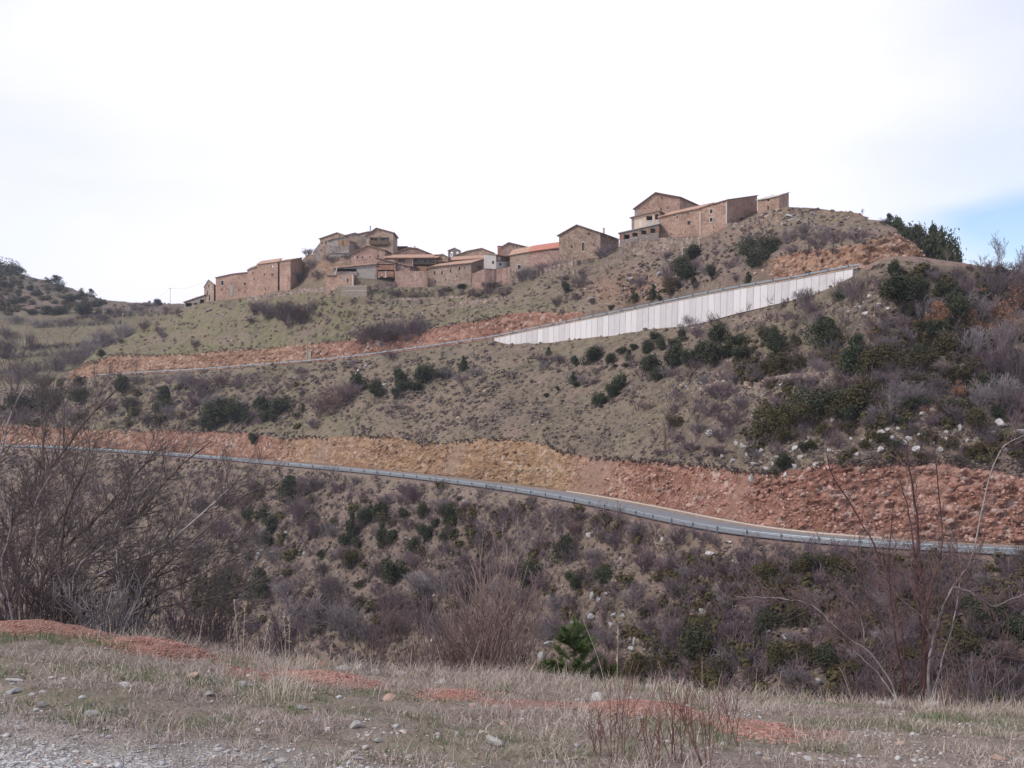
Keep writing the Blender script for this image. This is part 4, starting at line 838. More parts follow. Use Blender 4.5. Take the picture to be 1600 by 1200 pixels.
fieldwall('terrace_wall', 'collapsed grey terrace wall on the middle slope, left one below the big juniper clump', [(1085, 604, 609, 150), (1120, 598, 606, 150), (1160, 595, 605, 150), (1188, 598, 607, 150)], 0, S_dry, k0=6)
fieldwall('terrace_wall', 'collapsed grey terrace wall on the middle slope, right one above the dark thicket', [(1196, 590, 597, 150), (1235, 584, 594, 150), (1275, 581, 591, 150), (1318, 579, 587, 150)], 0, S_dry, k0=6)
fieldwall('terrace_wall', 'thin terrace edge crossing the slope under the junipers below the wall', [(1105, 566, 569, 150), (1160, 559, 562.5, 150), (1220, 552, 556, 150), (1290, 547, 551, 150)], 0, S_dry, k0=6)
fieldwall('terrace_wall', 'low rubble terrace wall in the grass under the big gabled house', [(860, 431, 435, 150), (900, 422, 427, 150), (950, 412, 417, 150)], 0, S_dry, .4)
fieldwall('terrace_wall', 'low rubble terrace wall in the grass far below the white house', [(700, 474, 478, 150), (760, 466, 471, 150), (800, 462, 466, 150)], 0, S_dry, .4)
# concrete tank
tY = hit(553, 465, 10)[1]; a, b, c = W(533, 0, tY + .8), W(573, 0, tY - .4), W(585, 0, tY + 5)
tz = W(573, 447, tY)[2]; bz = W(573, 469, tY)[2]; root = tag(empty('water_tank', W(533, 464, tY)), 'boxy concrete water tank half sunk in the grass below the open barn', 'tank'); e = c - b
mb = MB(); rect = lambda z, g_=0: [(a[0] - g_, a[1] - g_, z), (b[0] + g_, b[1] - g_, z), (b[0] + e[0] + g_, b[1] + e[1] + g_, z), (a[0] + e[0] - g_, a[1] + e[1] + g_, z)]
mb.hexa(rect(bz), rect(tz)); mb.build('tank_body', M_board, root)
for zz_ in (tz - .05, (tz + bz) / 2 + .55): mb = MB(); mb.hexa(rect(zz_, .06), rect(zz_ + .14, .06)); mb.build('concrete_band', M_surr, root)
mb = MB(); mb.bar(W(552, 446.3, tY + 2), W(577, 446.3, tY + 2), .12, n=4); mb.bar(W(565, 446.5, tY + 2), W(571, 439, tY + 2), .1, n=4); mb.build('beams', M_frame, root)
# ------------------------------------------------------------------ vegetation and rock generators (shared mesh data)
def leaf_mat(name, a, b, rough=.75, ob=.5, tr=0.):
    g = NM(name, rough, .15); n = g.noise(2.2, 4, .6); r = g.objrand()
    c = g.mix(g.ramp(n, .32, .68), a, b); c = g.hsv(c, .5, 1., 1.); 
    c = g.mix(g.math('MULTIPLY', r, ob), c, tuple((x + y) * .42 for x, y in zip(a, (b[0] * 1.25, b[1] * .9, b[2]))))
    return g.col(c)
V_jun = leaf_mat('juniper_leaf', (.020, .028, .015), (.068, .078, .038)); V_olive = leaf_mat('boxwood_leaf', (.035, .034, .014), (.095, .078, .030))
V_oak = leaf_mat('holm_oak_leaf', (.030, .036, .022), (.085, .092, .055)); V_rust = leaf_mat('dead_oak_leaf', (.17, .088, .052), (.31, .175, .11)); V_pine = leaf_mat('pine_needles', (.070, .105, .038), (.135, .185, .07))
V_dark = leaf_mat('distant_pine', (.022, .036, .022), (.06, .085, .05))
V_bark = simple('grey_bark', (.13, .10, .085), .95, .4, 9); V_pale = simple('pale_bark', (.36, .31, .29), .9, .3, 9); V_red = simple('reddish_twig', (.17, .085, .075), .8, .3, 9)
V_twig = leaf_mat('purple_grey_twig', (.120, .092, .098), (.215, .168, .180)); V_twigb = leaf_mat('grey_twig', (.175, .155, .155), (.30, .265, .27)); V_twigr = leaf_mat('red_brown_twig', (.13, .088, .082), (.235, .165, .155)); V_twigd = leaf_mat('dark_twig', (.075, .058, .058), (.15, .115, .115))

def np_faces(P, N_, size, asp=1.5, rng=RNG):
    """one small rhombic leaf-clump face per point"""
    n = len(P); t = np.cross(N_, rng.normal(size=(n, 3))); t /= np.linalg.norm(t, axis=1)[:, None] + 1e-9; b = np.cross(N_, t); b /= np.linalg.norm(b, axis=1)[:, None] + 1e-9
    s = (size * rng.uniform(.6, 1.4, n))[:, None]; bend = N_ * s * .25
    v = np.stack([P - t * s * asp, P - b * s + bend, P + t * s * asp, P + b * s + bend], 1).reshape(-1, 3)
    return v, np.arange(4 * n).reshape(n, 4)
def crown_mesh(seed, shape, n, size, mat):
    """unit-height crown (z 0..1, radius .5) of leaf clumps gathered in uneven sprays"""
    rng = np.random.default_rng(seed); lobes = []
    nl = {'bush': 9, 'cone': 12, 'wide': 12, 'tree': 10, 'spire': 9}[shape]
    for i in range(nl):
        if shape == 'bush': c = [rng.uniform(-.26, .26), rng.uniform(-.26, .26), rng.uniform(.2, .68)]; r = rng.uniform(.16, .3)
        elif shape == 'cone': z = rng.uniform(.08, .9); w_ = (1 - z) * .30; a = rng.uniform(0, 6.28); c = [math.cos(a) * w_, math.sin(a) * w_, z]; r = .08 + .2 * (1 - z)
        elif shape == 'spire': z = i / nl * .9 + .06; c = [rng.uniform(-.1, .1), rng.uniform(-.1, .1), z]; r = .30 - .2 * z
        elif shape == 'wide': c = [rng.uniform(-.36, .36), rng.uniform(-.3, .3), rng.uniform(.18, .6)]; r = rng.uniform(.14, .26)
        else: c = [rng.uniform(-.25, .25), rng.uniform(-.25, .25), rng.uniform(.5, .85)]; r = rng.uniform(.12, .22)
        lobes.append((np.array(c), r))
    P, N_ = [], []
    per = n // nl
    for c, r in lobes:
        u = rng.normal(size=(per, 3)); u /= np.linalg.norm(u, axis=1)[:, None]
        rr_ = r * (rng.uniform(.35, 1.0, per) ** .45) * (1 + .45 * vnoise(u[:, 0] * 3.3 + c[0] * 9, u[:, 1] * 3.3 + c[2] * 7, u[:, 2] * 3.3, seed))
        p = c + u * rr_[:, None]; p[:, 2] = np.where(p[:, 2] < .0, np.abs(p[:, 2]) * .5, p[:, 2])
        sh = rng.random(per) < .10; p[sh] = c + u[sh] * (r * rng.uniform(1.05, 1.45, (sh.sum(), 1))); p[:, 2] = np.abs(p[:, 2])
        P.append(p); nn = u * .7 + rng.normal(size=(per, 3)) * .55 + [0, 0, .3]; N_.append(nn / np.linalg.norm(nn, axis=1)[:, None])
    P = np.concatenate(P); N_ = np.concatenate(N_)
    P[:, 2] = P[:, 2] / np.percentile(P[:, 2], 99); P[:, :2] /= np.percentile(np.abs(P[:, :2]), 97) * 2.05
    v, f = np_faces(P, N_, np.full(len(P), size), 1.4, rng)
    o = meshobj('foliage', v, f, mat); me = o.data; bpy.data.objects.remove(o); return me
def tubes(paths, radii, sides=3):
    """list of (k,3) polylines and radii lists -> verts, quads"""
    V, Fq, off = [], [], 0
    for p, r in zip(paths, radii):
        p = np.asarray(p, float); k = len(p); d = np.gradient(p, axis=0); d /= np.linalg.norm(d, axis=1)[:, None] + 1e-9
        ref = np.array([.31, .17, .93]) if abs(d[0][2]) < .8 else np.array([.9, .3, .1]); a = np.cross(d, ref); a /= np.linalg.norm(a, axis=1)[:, None] + 1e-9; b = np.cross(d, a)
        th = np.arange(sides) * 2 * np.pi / sides; r = np.asarray(r, float)[:, None, None]
        ring = p[:, None, :] + r * (a[:, None, :] * np.cos(th)[None, :, None] + b[:, None, :] * np.sin(th)[None, :, None]); V.append(ring.reshape(-1, 3))
        i = np.arange(k - 1)[:, None] * sides; j = np.arange(sides)[None]; j2 = (j + 1) % sides
        Fq.append(np.stack([off + i + j, off + i + j2, off + i + sides + j2, off + i + sides + j], -1).reshape(-1, 4)); off += k * sides
    return np.concatenate(V), np.concatenate(Fq)
def grow(rng, p, d, L, r, lev, out, up=.15, wig=.25, nseg=4, kids=(3, 5), ang=.6, shrink=.62, rmin=.0):
    pts = [np.array(p, float)]; d = np.array(d, float) / np.linalg.norm(d); dirs = [d]
    for i in range(nseg):
        d = d + rng.normal(size=3) * wig / nseg ** .5 * .6 + np.array([0, 0, up]) / nseg; d /= np.linalg.norm(d); pts.append(pts[-1] + d * L / nseg); dirs.append(d)
    rs = np.linspace(r, max(r * .35, rmin), nseg + 1); out.append((np.array(pts), rs, lev))
    if lev <= 0: return
    for _ in range(rng.integers(*kids)):
        t = rng.uniform(.25, 1.0); k = min(int(t * nseg), nseg - 1); f = t * nseg - k; q = pts[k] * (1 - f) + pts[k + 1] * f
        s = rng.normal(size=3); s -= dirs[k] * np.dot(s, dirs[k]); s /= np.linalg.norm(s) + 1e-9; a = ang * rng.uniform(.6, 1.4)
        grow(rng, q, dirs[k] * math.cos(a) + s * math.sin(a), L * shrink * rng.uniform(.7, 1.2), max(rs[k] * .62, rmin), lev - 1, out, up, wig, max(2, nseg - 1), kids, ang, shrink, rmin)
def shrub_mesh(seed, mat, stems=26, lev=2, spread=.75, r=.010, kids=(4, 7), up=.25):
    rng = np.random.default_rng(seed); out = []
    for _ in range(stems):
        a = rng.uniform(0, 6.28); s = rng.uniform(.1, spread); q = np.array([math.cos(a), math.sin(a), 0]) * rng.uniform(0, .16)
        grow(rng, q, [math.cos(a) * s, math.sin(a) * s, 1], rng.uniform(.45, .8), r, lev, out, up, .35, 4, kids, .55, .5, r * .45)
    v, f = tubes([o[0] for o in out], [o[1] for o in out]); v = np.array(v)
    v[:, 2] = np.abs(v[:, 2]); v[:, 2] /= np.percentile(v[:, 2], 99.5); w = np.percentile(np.abs(v[:, :2]), 98) * 2; v[:, :2] /= w
    o = meshobj('twigs', v, f, mat); me = o.data; bpy.data.objects.remove(o); return me
def stem_mesh(seed, h=.75, r=.035):
    rng = np.random.default_rng(seed); out = []; grow(rng, [0, 0, -.1], [0, 0, 1], h, r, 1, out, .2, .2, 4, (3, 5), .6, .5)
    v, f = tubes([o[0] for o in out], [o[1] for o in out], 5); o = meshobj('stem', v, f, V_bark); me = o.data; bpy.data.objects.remove(o); return me
def rock_mesh(seed, mat, sub=2, flat=.8, rough=.45):
    rng = np.random.default_rng(seed); bm = bmesh.new(); bmesh.ops.create_icosphere(bm, subdivisions=sub, radius=.5)
    for _ in range(9):
        n = rng.normal(size=3); n /= np.linalg.norm(n); dd = rng.uniform(.17, .36)
        for v in bm.verts:
            e = np.dot(np.array(v.co), n) - dd
            if e > 0: v.co -= Vector(n * e * .92)
    co = np.array([v.co[:] for v in bm.verts]); nz = fbm(co[:, 0] * 3 + seed, co[:, 1] * 3, co[:, 2] * 3, seed, 3)
    for v, k in zip(bm.verts, nz): v.co *= 1 + rough * k * .5; v.co.z *= flat
    me = bpy.data.meshes.new('rock'); bm.to_mesh(me); bm.free(); me.materials.append(mat); return me
def rockmat(name, a, b, dk):
    g = NM(name, .92, .15); n = g.noise(3, 6, .65); n2 = g.noise(12, 4, .7); r = g.objrand()
    c = g.mix(g.ramp(n, .35, .65), a, b); c = g.mix(g.ramp(n2, .5, .7, 0, .6), c, dk); c = g.mix(g.math('MULTIPLY', r, .35), c, dk); g.bump(n2, .5, .05); return g.col(c)
K_white = rockmat('pale_limestone', (.36, .34, .325), (.58, .55, .53), (.19, .17, .16)); K_grey = rockmat('grey_limestone', (.27, .265, .265), (.44, .43, .43), (.15, .14, .13)); K_tan = rockmat('tan_stone', (.34, .25, .19), (.50, .38, .30), (.20, .12, .08)); K_red = rockmat('red_stone', (.30, .13, .09), (.45, .25, .18), (.17, .075, .05))

JUN = [crown_mesh(100 + i, 'bush', 3000, .026, V_jun) for i in range(4)]; CON = [crown_mesh(120 + i, 'cone', 2800, .026, V_jun) for i in range(3)]; WID = [crown_mesh(130 + i, 'wide', 3400, .023, V_jun) for i in range(2)]
BOX = [crown_mesh(140 + i, s_, 3000, .023, V_olive) for i, s_ in enumerate(('bush', 'wide', 'bush'))]; OAK = [crown_mesh(150 + i, 'wide', 3000, .020, V_oak) for i in range(2)]
RUS = [crown_mesh(160 + i, 'cone', 1500, .017, V_rust) for i in range(2)] + [crown_mesh(163, 'bush', 700, .018, V_rust)]; PIN = [crown_mesh(170 + i, s_, 1400, .026, V_dark) for i, s_ in enumerate(('tree', 'bush', 'cone'))]
SHR = {'p': [shrub_mesh(200 + i, V_twig, 24) for i in range(4)], 'g': [shrub_mesh(210 + i, V_twigb, 22) for i in range(3)], 'r': [shrub_mesh(220 + i, V_twigr, 20) for i in range(3)], 'd': [shrub_mesh(230 + i, V_twigd, 26) for i in range(3)]}
def tree_mesh(seed, mat, lev=3):
    rng = np.random.default_rng(seed); out = []
    for k in range(3): grow(rng, [rng.uniform(-.04, .04), rng.uniform(-.04, .04), 0], [rng.normal() * .22, rng.normal() * .22, 1], .75, .013, lev, out, .22, .2, 5, (4, 7), .5, .48, .0028)
    T = [o for o in out if o[2] == lev]; B = [o for o in out if o[2] < lev]; r = []
    for grp, nm in ((T, 'trunk'), (B, 'branches')):
        v, f = tubes([o[0] for o in grp], [o[1] for o in grp], 4); r.append((v, f, nm))
    top = r[1][0][:, 2].max(); res = []
    for v, f, nm in r: v = v / top; o = meshobj(nm, v, f, V_pale if nm == 'trunk' else mat); res.append(o.data); bpy.data.objects.remove(o)
    return res
TRE = [tree_mesh(300 + i, V_twig) for i in range(3)] + [tree_mesh(304, V_twigb)]; STEM = [stem_mesh(400 + i) for i in range(3)]
BOUL = {'w': [rock_mesh(500 + i, K_white) for i in range(5)], 'g': [rock_mesh(510 + i, K_grey) for i in range(4)], 't': [rock_mesh(520 + i, K_tan) for i in range(3)], 'r': [rock_mesh(530 + i, K_red) for i in range(3)]}
PLACED = []
V_near = leaf_mat('near_twig', (.075, .062, .060), (.175, .148, .142))
def inst(me, name, parent=None, loc=(0, 0, 0), sca=(1, 1, 1), rz=0., rx=0.):
    o = bpy.data.objects.new(name, me); link(o); o.location = loc; o.scale = sca; o.rotation_euler = (rx, 0, rz)
    if parent is not None: o.parent = parent
    return o
def place(kind, x, yb, w, h, k0=1, zone=None, sink=.04, at=None):
    """a plant whose picture box is w x h photo pixels with its foot at (x, yb)"""
    p = hit(x, yb, k0) if at is None else np.array([(x - CX) / F * at, at, ground_z((x - CX) / F * at, at)])
    if p is None: return None
    if at is not None: h = (HY - p[2] / p[1] * F) - yb + h
    s = p[1] / F; Wm, Hm = w * s, h * s; rz = random.uniform(0, 6.28); jit = random.uniform(.95, 1.1)
    base = p - np.array([0, 0, Hm * sink])
    if kind in ('t', 'T'):
        me = random.choice(TRE[:3] if kind == 't' else TRE[3:]); r = empty('bare_tree', base); inst(me[0], 'trunk', r, (0, 0, 0), (Wm, Wm, Hm), rz); inst(me[1], 'branches', r, (0, 0, 0), (Wm * 1.1, Wm * 1.1, Hm), rz); o, cat = r, 'bare tree'
    elif kind in 'pgrd': o, cat = inst(random.choice(SHR[kind]), 'bare_shrub', None, base, (Wm * 1.12, Wm * jit, Hm * 1.05), rz), 'shrub'
    else:
        pool, nm, cat = {'j': (JUN, 'juniper_bush', 'bush'), 'c': (CON, 'juniper_bush', 'bush'), 'w': (WID, 'juniper_bush', 'bush'), 'b': (BOX, 'boxwood_bush', 'bush'), 'o': (OAK, 'holm_oak', 'tree'), 'R': (RUS[:2], 'rusty_leaf_tree', 'tree'), 'Q': (RUS[2:], 'rusty_leaf_bush', 'bush'), 'P': (PIN[:1], 'pine_tree', 'tree'), 'B': (PIN[1:], 'pine_tree', 'tree')}[kind]
        me = random.choice(pool)
        if h >= 16 or kind == 'P':
            o = empty(nm, base); inst(me, 'foliage', o, (0, 0, 0), (Wm * 1.1, Wm * jit, Hm * 1.02), rz)
            inst(random.choice(STEM), 'trunk' if 'tree' in nm or nm == 'holm_oak' else 'stems', o, (0, 0, 0), (Hm, Hm, Hm) if kind == 'P' else (Wm, Wm, Hm), rz)
        else: o = inst(me, nm, None, base, (Wm * 1.1, Wm * jit, Hm * 1.02), rz)
    globals().__setitem__('LASTP', p); PLACED.append((o, kind, x, yb, w, h, cat, zone)); return o
# ------------------------------------------------------------------ every plant of the hillside: kind x foot-y width height (photo pixels)
ZONES = {
'below left road bend': """j 192 612 22 25|j 159 558 13 13|b 73 607 22 18|w 30 642 34 30|w 82 642 46 38|j 128 628 22 22|c 256 643 26 40|j 335 671 34 44|w 352 655 30 36|j 365 664 30 36|c 408 656 28 36|w 440 646 34 24|j 249 664 22 15|j 396 693 14 17|j 413 660 13 14|j 428 659 12 10|c 473 643 9 13|j 320 668 18 18|j 386 662 16 20
p 90 580 42 28|p 113 568 42 30|g 138 556 38 30|p 163 542 36 28|g 190 527 34 24|d 225 516 20 17|p 254 528 14 12|d 304 543 14 13|p 215 600 26 16|g 285 606 44 26|p 318 622 54 40|r 345 606 34 26|p 300 640 44 34|g 268 656 36 24|p 372 608 22 20|g 330 640 40 26|d 230 664 24 18|g 380 640 24 18|p 392 656 30 18|g 20 600 50 30|d 45 590 40 26|d 10 560 40 34|d 48 548 18 30|p 28 662 50 26|g 115 660 44 26|p 168 648 36 26|d 205 640 32 22""",
'between the two roads at left centre': """j 559 613 26 32|w 591 618 27 24|j 627 599 20 25|j 665 598 27 29|w 632 611 26 18|j 650 610 22 14|j 620 622 15 16|w 692 592 24 18|c 724 579 14 23
r 500 652 44 40|r 525 642 48 46|p 545 628 40 36|p 490 668 24 16|g 700 592 26 18|g 745 588 26 14|p 610 560 30 12|d 590 600 12 12|p 470 585 26 12|g 550 572 20 10|p 720 598 30 16""",
'below the pale concrete wall': """c 857 555 9 13|j 922 569 32 27|j 900 572 13 16|j 955 569 14 18|j 969 553 16 12|c 983 563 10 17|j 989 548 13 11|j 961 575 8 6|j 979 574 9 7|j 1014 552 19 22|j 1031 547 17 20|w 1024 530 18 12|w 1050 542 12 14|c 1065 534 16 19|j 1052 576 32 42|j 1022 586 32 32|j 1027 595 24 22|w 1080 573 30 30|c 896 599 11 19|j 899 605 12 9|j 965 611 23 28|j 955 623 19 24|w 934 633 19 20|j 946 631 16 12|j 940 638 8 6|j 872 611 8 8|j 855 620 8 6|b 1054 669 28 21
p 850 570 26 18|p 874 568 24 16|g 848 578 20 14|g 908 602 18 18|p 935 550 18 14|p 1078 510 20 18|g 1042 590 30 18|p 930 600 20 10|r 1010 640 26 14""",
'under the right half of the wall': """j 1120 536 30 32|w 1118 567 46 36|j 1100 560 26 26|j 1150 547 28 24|j 1156 565 34 24|j 1137 560 24 22|j 1202 539 28 30|w 1217 552 34 34|b 1243 543 18 22|c 1286 542 42 46|w 1296 544 34 28|j 1312 471 20 20|b 1226 583 42 26|b 1245 578 30 24|b 1200 584 24 24|c 1338 580 44 58|b 1372 579 46 42|b 1322 583 34 30|b 1355 585 30 30|b 1428 577 48 32|b 1410 572 24 20
p 1090 528 26 20|g 1255 480 34 30|p 1262 492 26 26|g 1275 512 34 26|g 1300 560 40 30|g 1284 582 40 22|g 1240 600 30 14|p 1150 602 34 18|p 1120 622 40 24|g 1100 600 30 16|p 1180 596 30 16|g 1330 470 34 34|p 1400 512 40 20|g 1390 548 46 22|r 1362 534 14 18|p 1270 600 30 12|p 1230 500 20 14|g 1350 490 24 14""",
'on the wooded spur at far right': """j 1396 430 20 24|w 1408 468 60 38|c 1400 462 34 36|w 1475 464 26 24|w 1498 508 44 52|c 1492 470 26 30|w 1456 522 36 24|b 1480 556 42 38|c 1475 540 28 40|w 1417 492 22 13|j 1530 472 30 18|c 1440 470 30 32|j 1546 608 28 26|w 1550 560 30 24|j 1594 580 20 30|b 1436 604 28 20|b 1500 596 40 26|w 1440 560 26 22
R 1468 518 38 48|R 1516 520 28 40|Q 1540 522 26 20|R 1498 622 26 28|Q 1454 650 30 18|Q 1565 510 44 50|Q 1592 485 40 50|Q 1555 530 36 30|Q 1430 512 26 14|Q 1590 530 36 40|Q 1362 530 16 16|R 1538 480 24 30
g 1440 500 50 34|g 1470 500 30 36|p 1515 470 36 44|g 1530 500 50 44|p 1555 470 50 56|p 1590 470 50 60|g 1520 560 60 50|p 1550 590 60 60|p 1585 600 50 80|g 1560 640 60 56|p 1590 660 50 60|g 1530 640 40 40|g 1420 630 50 34|p 1455 612 44 30|g 1400 620 40 26|p 1470 590 36 26|g 1570 560 40 60|p 1500 660 50 30|d 1575 440 50 30|p 1545 430 40 24|p 1600 430 30 30|g 1380 600 36 20|p 1350 610 30 16|g 1445 500 26 20|d 1508 540 40 30|p 1500 440 36 26|g 1460 440 30 24""",
'above the red cutting at right': """w 1284 648 62 44|b 1260 664 46 36|b 1240 668 50 40|b 1200 690 44 44|b 1228 692 28 24|b 1212 672 40 34|b 1346 642 62 48|w 1330 658 44 28|b 1312 652 40 32|b 1290 684 26 22|b 1328 674 22 14|j 1256 708 16 18|j 1219 741 26 34|b 1526 676 36 40|w 1560 652 24 18|b 1564 692 24 20|w 1428 638 38 20|w 1486 650 32 26|w 1410 664 24 13|b 1482 700 24 18|b 1380 690 24 16|w 1400 700 26 14|b 1450 690 26 18|b 1350 700 20 14|b 1520 712 26 18|w 1590 700 26 24|b 1596 660 24 26|b 1540 706 24 16|b 1270 700 22 14|b 1440 718 26 12|j 1172 712 16 14
p 1110 650 40 24|p 1140 668 50 34|p 1130 690 50 28|p 1090 680 36 22|g 1160 640 40 22|p 1080 706 36 16|d 1120 712 40 18|g 1400 640 44 30|g 1380 656 40 26|p 1360 668 34 20|d 1310 700 30 14|p 1450 668 40 22|p 1540 690 36 22|d 1500 720 30 12|p 1420 682 30 16|g 1180 715 28 14|d 1600 730 30 14|r 1310 672 22 16|p 1060 690 26 14|p 1030 712 26 12|d 1092 722 20 12""",
'on the slope under the farmhouse': """j 885 458 15 18|c 991 475 13 17|c 1021 468 14 24|j 955 485 9 9|j 1037 458 7 7|b 1049 460 20 28|w 1068 438 28 30|j 1078 410 28 28|j 1062 428 24 26|c 1084 454 11 23|j 1113 437 20 23|c 1169 441 12 16|j 1060 452 14 14|o 1180 416 44 32|o 1200 398 32 32|o 1168 396 30 26|o 1208 390 24 20|w 1190 408 24 22|j 1032 470 9 8
p 1045 440 30 30|p 1085 424 24 22|d 870 480 16 18|p 905 450 26 22|g 945 402 22 12|d 940 404 26 18|p 1000 450 24 20|p 1040 405 20 12|g 1230 380 34 24|p 1260 368 36 22|p 1236 398 26 18|p 1280 390 34 28|g 1290 372 26 20|p 1310 380 40 22|p 1340 378 36 18|d 1262 398 14 10|d 1278 400 12 9|d 1302 396 14 10|g 1100 430 22 16|p 1140 420 20 14|p 1150 440 16 12|p 1120 400 16 10|p 1090 450 16 14|d 925 475 16 10|d 900 470 14 12|g 970 492 14 10""",
'on the hill shoulder beside the orange rock': """d 1382 352 14 12|t 1347 338 10 14""",
'on the grassy bank below the village': """d 455 507 52 38|d 475 505 38 36|p 420 498 46 30|p 398 492 30 22|d 440 500 36 32|p 392 505 20 10
p 568 533 44 24|d 590 530 46 30|p 612 531 44 34|p 640 532 50 40|d 605 534 60 22|p 655 524 30 28
p 620 462 30 10|d 745 464 30 8|j 722 451 14 8|d 765 452 36 14|d 700 456 20 8|g 830 436 40 20|p 815 440 20 24|p 850 426 34 18|g 870 420 26 14|d 790 462 20 6|d 690 462 12 14|p 910 432 22 12|p 880 440 26 12|d 480 400 20 12|g 490 420 30 16|p 470 440 30 16|p 498 436 30 14|p 520 410 30 12|d 540 404 16 8|p 250 520 20 10|d 770 540 10 6""",
'around the big gable at the farm': """t 942 404 34 38|p 925 402 26 18|g 955 396 24 16""",
'on the far left ridge': """B 8 430 34 28|B 24 424 18 16|B 33 430 18 12|B 88 447 26 17|P 117 448 15 16|B 142 462 12 11|B 160 468 10 9|w 125 492 30 20|w 92 492 26 14|j 70 489 18 11|j 245 478 11 11|w 32 473 16 10|j 48 454 14 8|j 12 450 20 10|j 60 462 16 8|j 20 476 18 9|w 108 470 24 10|j 48 492 18 9|j 150 480 22 9|p 180 490 30 12|p 215 486 26 10|p 160 500 40 10|g 60 512 40 14|g 20 505 30 14|p 100 508 40 12|p 260 486 24 8|j 90 455 14 8|j 130 466 16 8|p 230 480 30 7|d 10 530 30 20""",
'on the lower slope at left': """c 453 783 30 40|w 422 826 22 22|j 417 857 18 22|j 422 836 20 18|j 386 815 20 18|c 404 932 32 46|w 352 920 28 34|j 346 952 28 34|b 330 946 24 16|c 361 869 9 15|j 468 966 18 22|b 436 991 20 14|j 503 874 13 15|j 390 880 12 14|c 410 816 16 20
p 475 775 40 30|p 492 768 36 28|p 468 820 52 50|p 495 840 40 36|p 400 770 50 24|r 380 800 44 30|p 350 790 40 28|g 430 880 40 26|p 410 850 36 24|g 375 850 34 24|p 340 840 44 34|r 365 900 40 26|g 450 940 60 36|p 520 930 50 34|p 505 900 30 26|g 480 990 90 60|g 440 1010 60 44|p 395 990 50 30|p 540 880 36 28|p 455 760 36 14|g 320 870 44 30|p 300 900 50 30|p 310 800 50 30|d 560 950 34 22|p 512 960 50 26|g 545 1000 80 60""",
'on the lower slope at centre left': """c 550 842 22 42|j 572 820 24 28|j 594 813 22 28|c 536 857 17 22|j 555 857 14 18|c 598 853 20 38|j 612 848 20 20|b 551 887 26 30|w 616 909 38 36|j 660 811 18 28|j 633 810 16 16|w 701 814 22 28|j 666 845 20 26|j 680 823 16 15|j 697 849 18 20|w 642 863 28 24|j 749 876 12 13|c 755 863 9 18|j 705 822 16 18|j 712 838 12 12|b 560 918 16 12
p 645 786 36 34|p 630 770 30 16|p 605 790 30 18|p 530 770 30 18|p 640 830 30 22|g 690 800 40 24|p 590 900 34 26|p 650 890 40 28|p 700 870 40 26|g 660 930 60 40|g 700 930 60 40|p 620 960 60 40|r 600 960 40 40|p 560 830 30 20|g 520 840 40 24|p 725 890 40 30|p 660 990 70 60|r 620 1000 60 60|p 580 1010 60 50|g 690 1000 60 44|p 730 940 60 50|d 670 960 40 30|p 590 930 30 20|p 725 800 30 20""",
'around the pale leafless grove': """t 758 850 50 66|t 785 838 50 60|t 810 846 56 72|t 838 858 54 70|t 868 834 50 52|t 792 886 56 66|t 850 896 50 50|t 770 880 40 50|t 882 860 44 54|T 822 880 44 60|t 740 868 36 46|p 800 906 60 34|p 850 920 60 34|p 760 910 60 36|r 900 840 34 30|p 890 880 36 30|c 881 880 30 42|w 834 914 38 38|g 780 940 60 36|p 820 950 60 40|g 870 960 50 30|p 905 815 30 20""",
'on the lower slope right of the pale grove': """j 940 919 30 34|w 907 919 30 26|j 1067 901 9 13|w 890 905 14 12|b 1115 986 36 22|b 1133 958 14 18|b 1107 1034 32 36|b 1127 1064 26 42|w 1094 1030 54 52|b 1050 1042 32 32|b 1000 1064 38 46|b 1020 1050 30 26|b 1075 1012 24 24|b 985 1066 30 26|b 925 985 18 12
p 965 858 56 36|p 1000 836 44 20|p 1010 892 46 34|p 1060 850 40 22|p 1060 935 50 36|p 1040 900 40 30|g 990 950 50 36|p 1045 1025 66 74|g 1080 905 40 26|p 1090 870 30 18|g 930 880 40 24|d 960 930 44 22|p 1130 900 44 26|g 1140 950 40 28|p 1100 930 40 22|g 950 1010 60 40|p 920 1000 50 36|d 1010 960 34 20|p 1150 1000 40 32|g 1140 1040 40 30|r 960 1060 50 44|p 1065 970 34 24|p 895 950 40 24|p 880 1000 50 40|g 850 1010 50 50|p 1175 1040 30 30|p 1110 900 26 16""",
'on the lower slope at right': """b 1197 912 34 32|b 1213 940 28 32|w 1203 985 38 30|b 1243 980 30 36|w 1271 888 38 24|b 1316 902 44 34|b 1380 902 26 30|b 1213 1048 34 48|b 1250 897 28 26|b 1265 1035 34 32|w 1296 1042 44 34|b 1358 980 28 18|j 1590 1008 34 46|w 1540 978 52 44|b 1496 1057 36 28|b 1512 1020 62 36|w 1545 1040 34 30|b 1230 920 22 20|b 1300 886 26 20|b 1345 905 26 22|b 1440 900 34 26|b 1420 1040 40 30|b 1470 960 34 30|b 1400 880 22 14|b 1580 940 30 24|b 1320 1060 40 30|b 1180 1068 24 26
p 1225 870 30 18|p 1170 880 40 22|g 1190 960 34 24|p 1150 930 30 20|g 1270 950 44 34|p 1300 930 44 34|p 1340 950 50 36|g 1380 950 46 36|p 1420 940 44 40|r 1370 930 40 34|g 1240 1010 34 24|p 1280 1000 40 28|p 1330 1000 50 34|d 1570 1040 44 40|d 1530 1070 50 34|p 1580 900 40 26|p 1480 900 44 28|g 1540 920 40 26|p 1520 950 40 30|d 1540 1000 50 44|p 1430 1000 60 50|g 1390 1020 50 40|p 1440 1060 60 40|p 1360 1060 50 36|g 1240 1070 40 26|d 1590 1080 40 34|p 1500 920 40 24|r 1320 970 40 30""",
}
